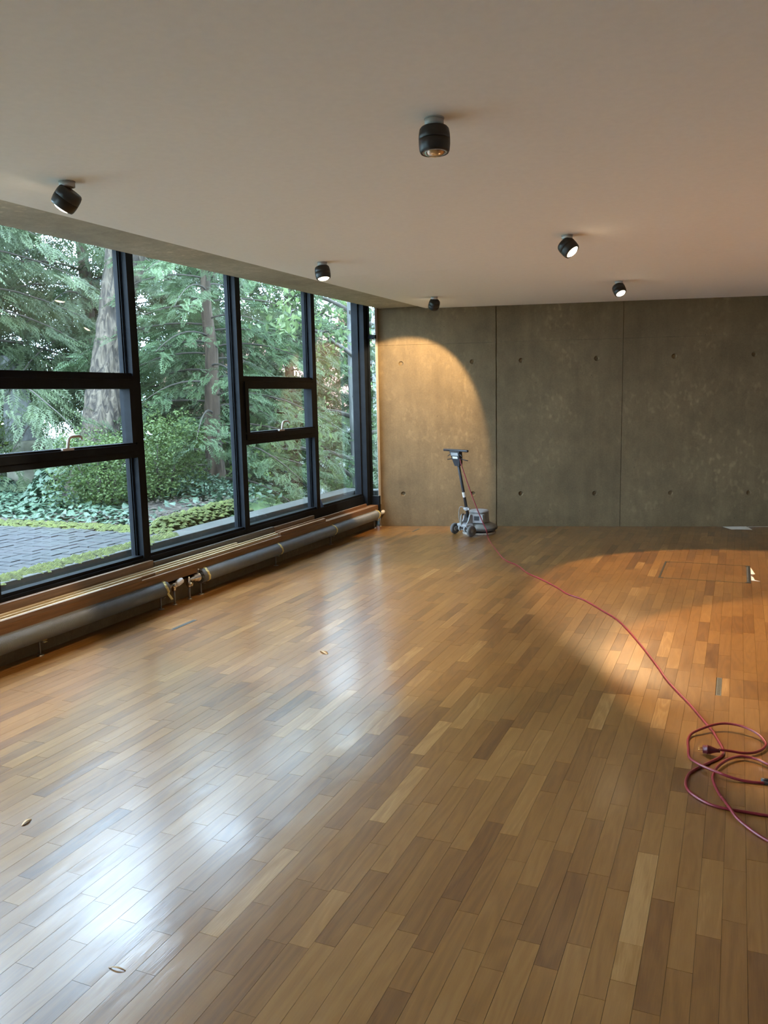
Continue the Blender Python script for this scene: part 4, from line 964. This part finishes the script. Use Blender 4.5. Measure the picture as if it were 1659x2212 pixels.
# pale slender tree with open leafy branches by the corner
def broadleaf(name, lab, base, h, r0, nb, nl, seed, leaf=.11, spread=2.4, mat='broadleaf_green'):
    r = np.random.default_rng(seed); e = empty(name, base); tag(e, lab, 'tree', 'trees outside the windows')
    MB().tube([(.05*math.sin(i), .04*math.cos(i*1.3), h*i/8) for i in range(9)], [r0*(1-.7*i/8) for i in range(9)], 10).build('trunk', 'pale_bark', e)
    lb = MB(); PP = []
    for k in range(nb):
        z0 = h*(.28+.7*k/nb); a = k*2.4+r.uniform(-.5, .5); L = spread*r.uniform(.6, 1.1)*(1-.4*k/nb); d = np.array([math.cos(a), math.sin(a), r.uniform(.15, .5)])
        u = np.linspace(0, 1, 7); line = np.array([0, 0, z0])+d*L*u[:, None]+r.normal(0, .05, (7, 3))*u[:, None]
        lb.tube([tuple(v) for v in line], [r0*.4*(1-.8*x)+.004 for x in u], 5)
        for s_ in range(5):
            q0 = line[2+s_ % 5]; d2 = d+r.normal(0, .7, 3); l2 = L*r.uniform(.25, .5); q1 = q0+d2*l2*.5; q2 = q0+d2*l2+[0, 0, -.1]
            lb.tube([tuple(q0), tuple(q1), tuple(q2)], [.010, .006, .003], 4); m_ = nl//(nb*5)
            PP.append(q0+(q2-q0)*r.uniform(.3, 1.1, (m_, 1))+r.normal(0, .14, (m_, 3)))
    lb.build('limbs', 'twig_dark', e); P_ = np.concatenate(PP); n = len(P_)
    f = r.normal(0, 1, (n, 3)); f[:, 2] -= .4
    scatter('foliage', LEAF[0], LEAF[1], P_, frames(f, r.normal(0, .5, (n, 3))+[0, 0, 1]), leaf*r.uniform(.6, 1.2, n), mat, e)
broadleaf('slender_tree', 'slender pale tree with open leafy branches beyond the corner', (-5.35, 11.4, -2.2), 8.0, .085, 18, 5200, 31, spread=2.2)
broadleaf('leafy_tree', 'light green leafy tree beyond the return pane', (-6.0, 17.5, -3.6), 9.5, .12, 22, 9000, 32, .15, 3.0)
broadleaf('leafy_tree', 'light green leafy tree on the slope below the yew', (-10.5, 20.0, -3.8), 8.0, .14, 20, 7000, 33, .16, 3.2)

# white house with red tiled roof down the slope
hb = empty('hillside_house', (-14.3, 25.6, -4.2)); tag(hb, 'white house with red tiled roof glimpsed through the trees', 'house')
hb.rotation_euler = (0, 0, math.radians(24))
MB().box(-3.6, 3.6, -4, 4, 0, 5.4).build('wall', 'house_white', hb)
MB().add([(-4, -4.6, 5.3), (4, -4.6, 5.3), (4, 4.6, 5.3), (-4, 4.6, 5.3), (-4, 0, 8.3), (4, 0, 8.3)], [(0, 1, 5, 4), (2, 3, 4, 5), (1, 2, 5), (3, 0, 4), (3, 2, 1, 0)]).build('roof', 'roof_tile', hb)
for wx in (-2.3, 0, 2.3):
    for wz in (.9, 3.4):
        w_ = B(wx-.55, wx+.55, -4.05, -3.98, wz, wz+1.3).build('window', 'label_white', hb); B(wx-.46, wx+.46, -4.07, -4.051, wz+.09, wz+1.21).build('pane', 'house_glass', w_)
MB().box(1.6, 2.3, -.4, .4, 7.4, 9.1).build('chimney', 'roof_tile', hb)
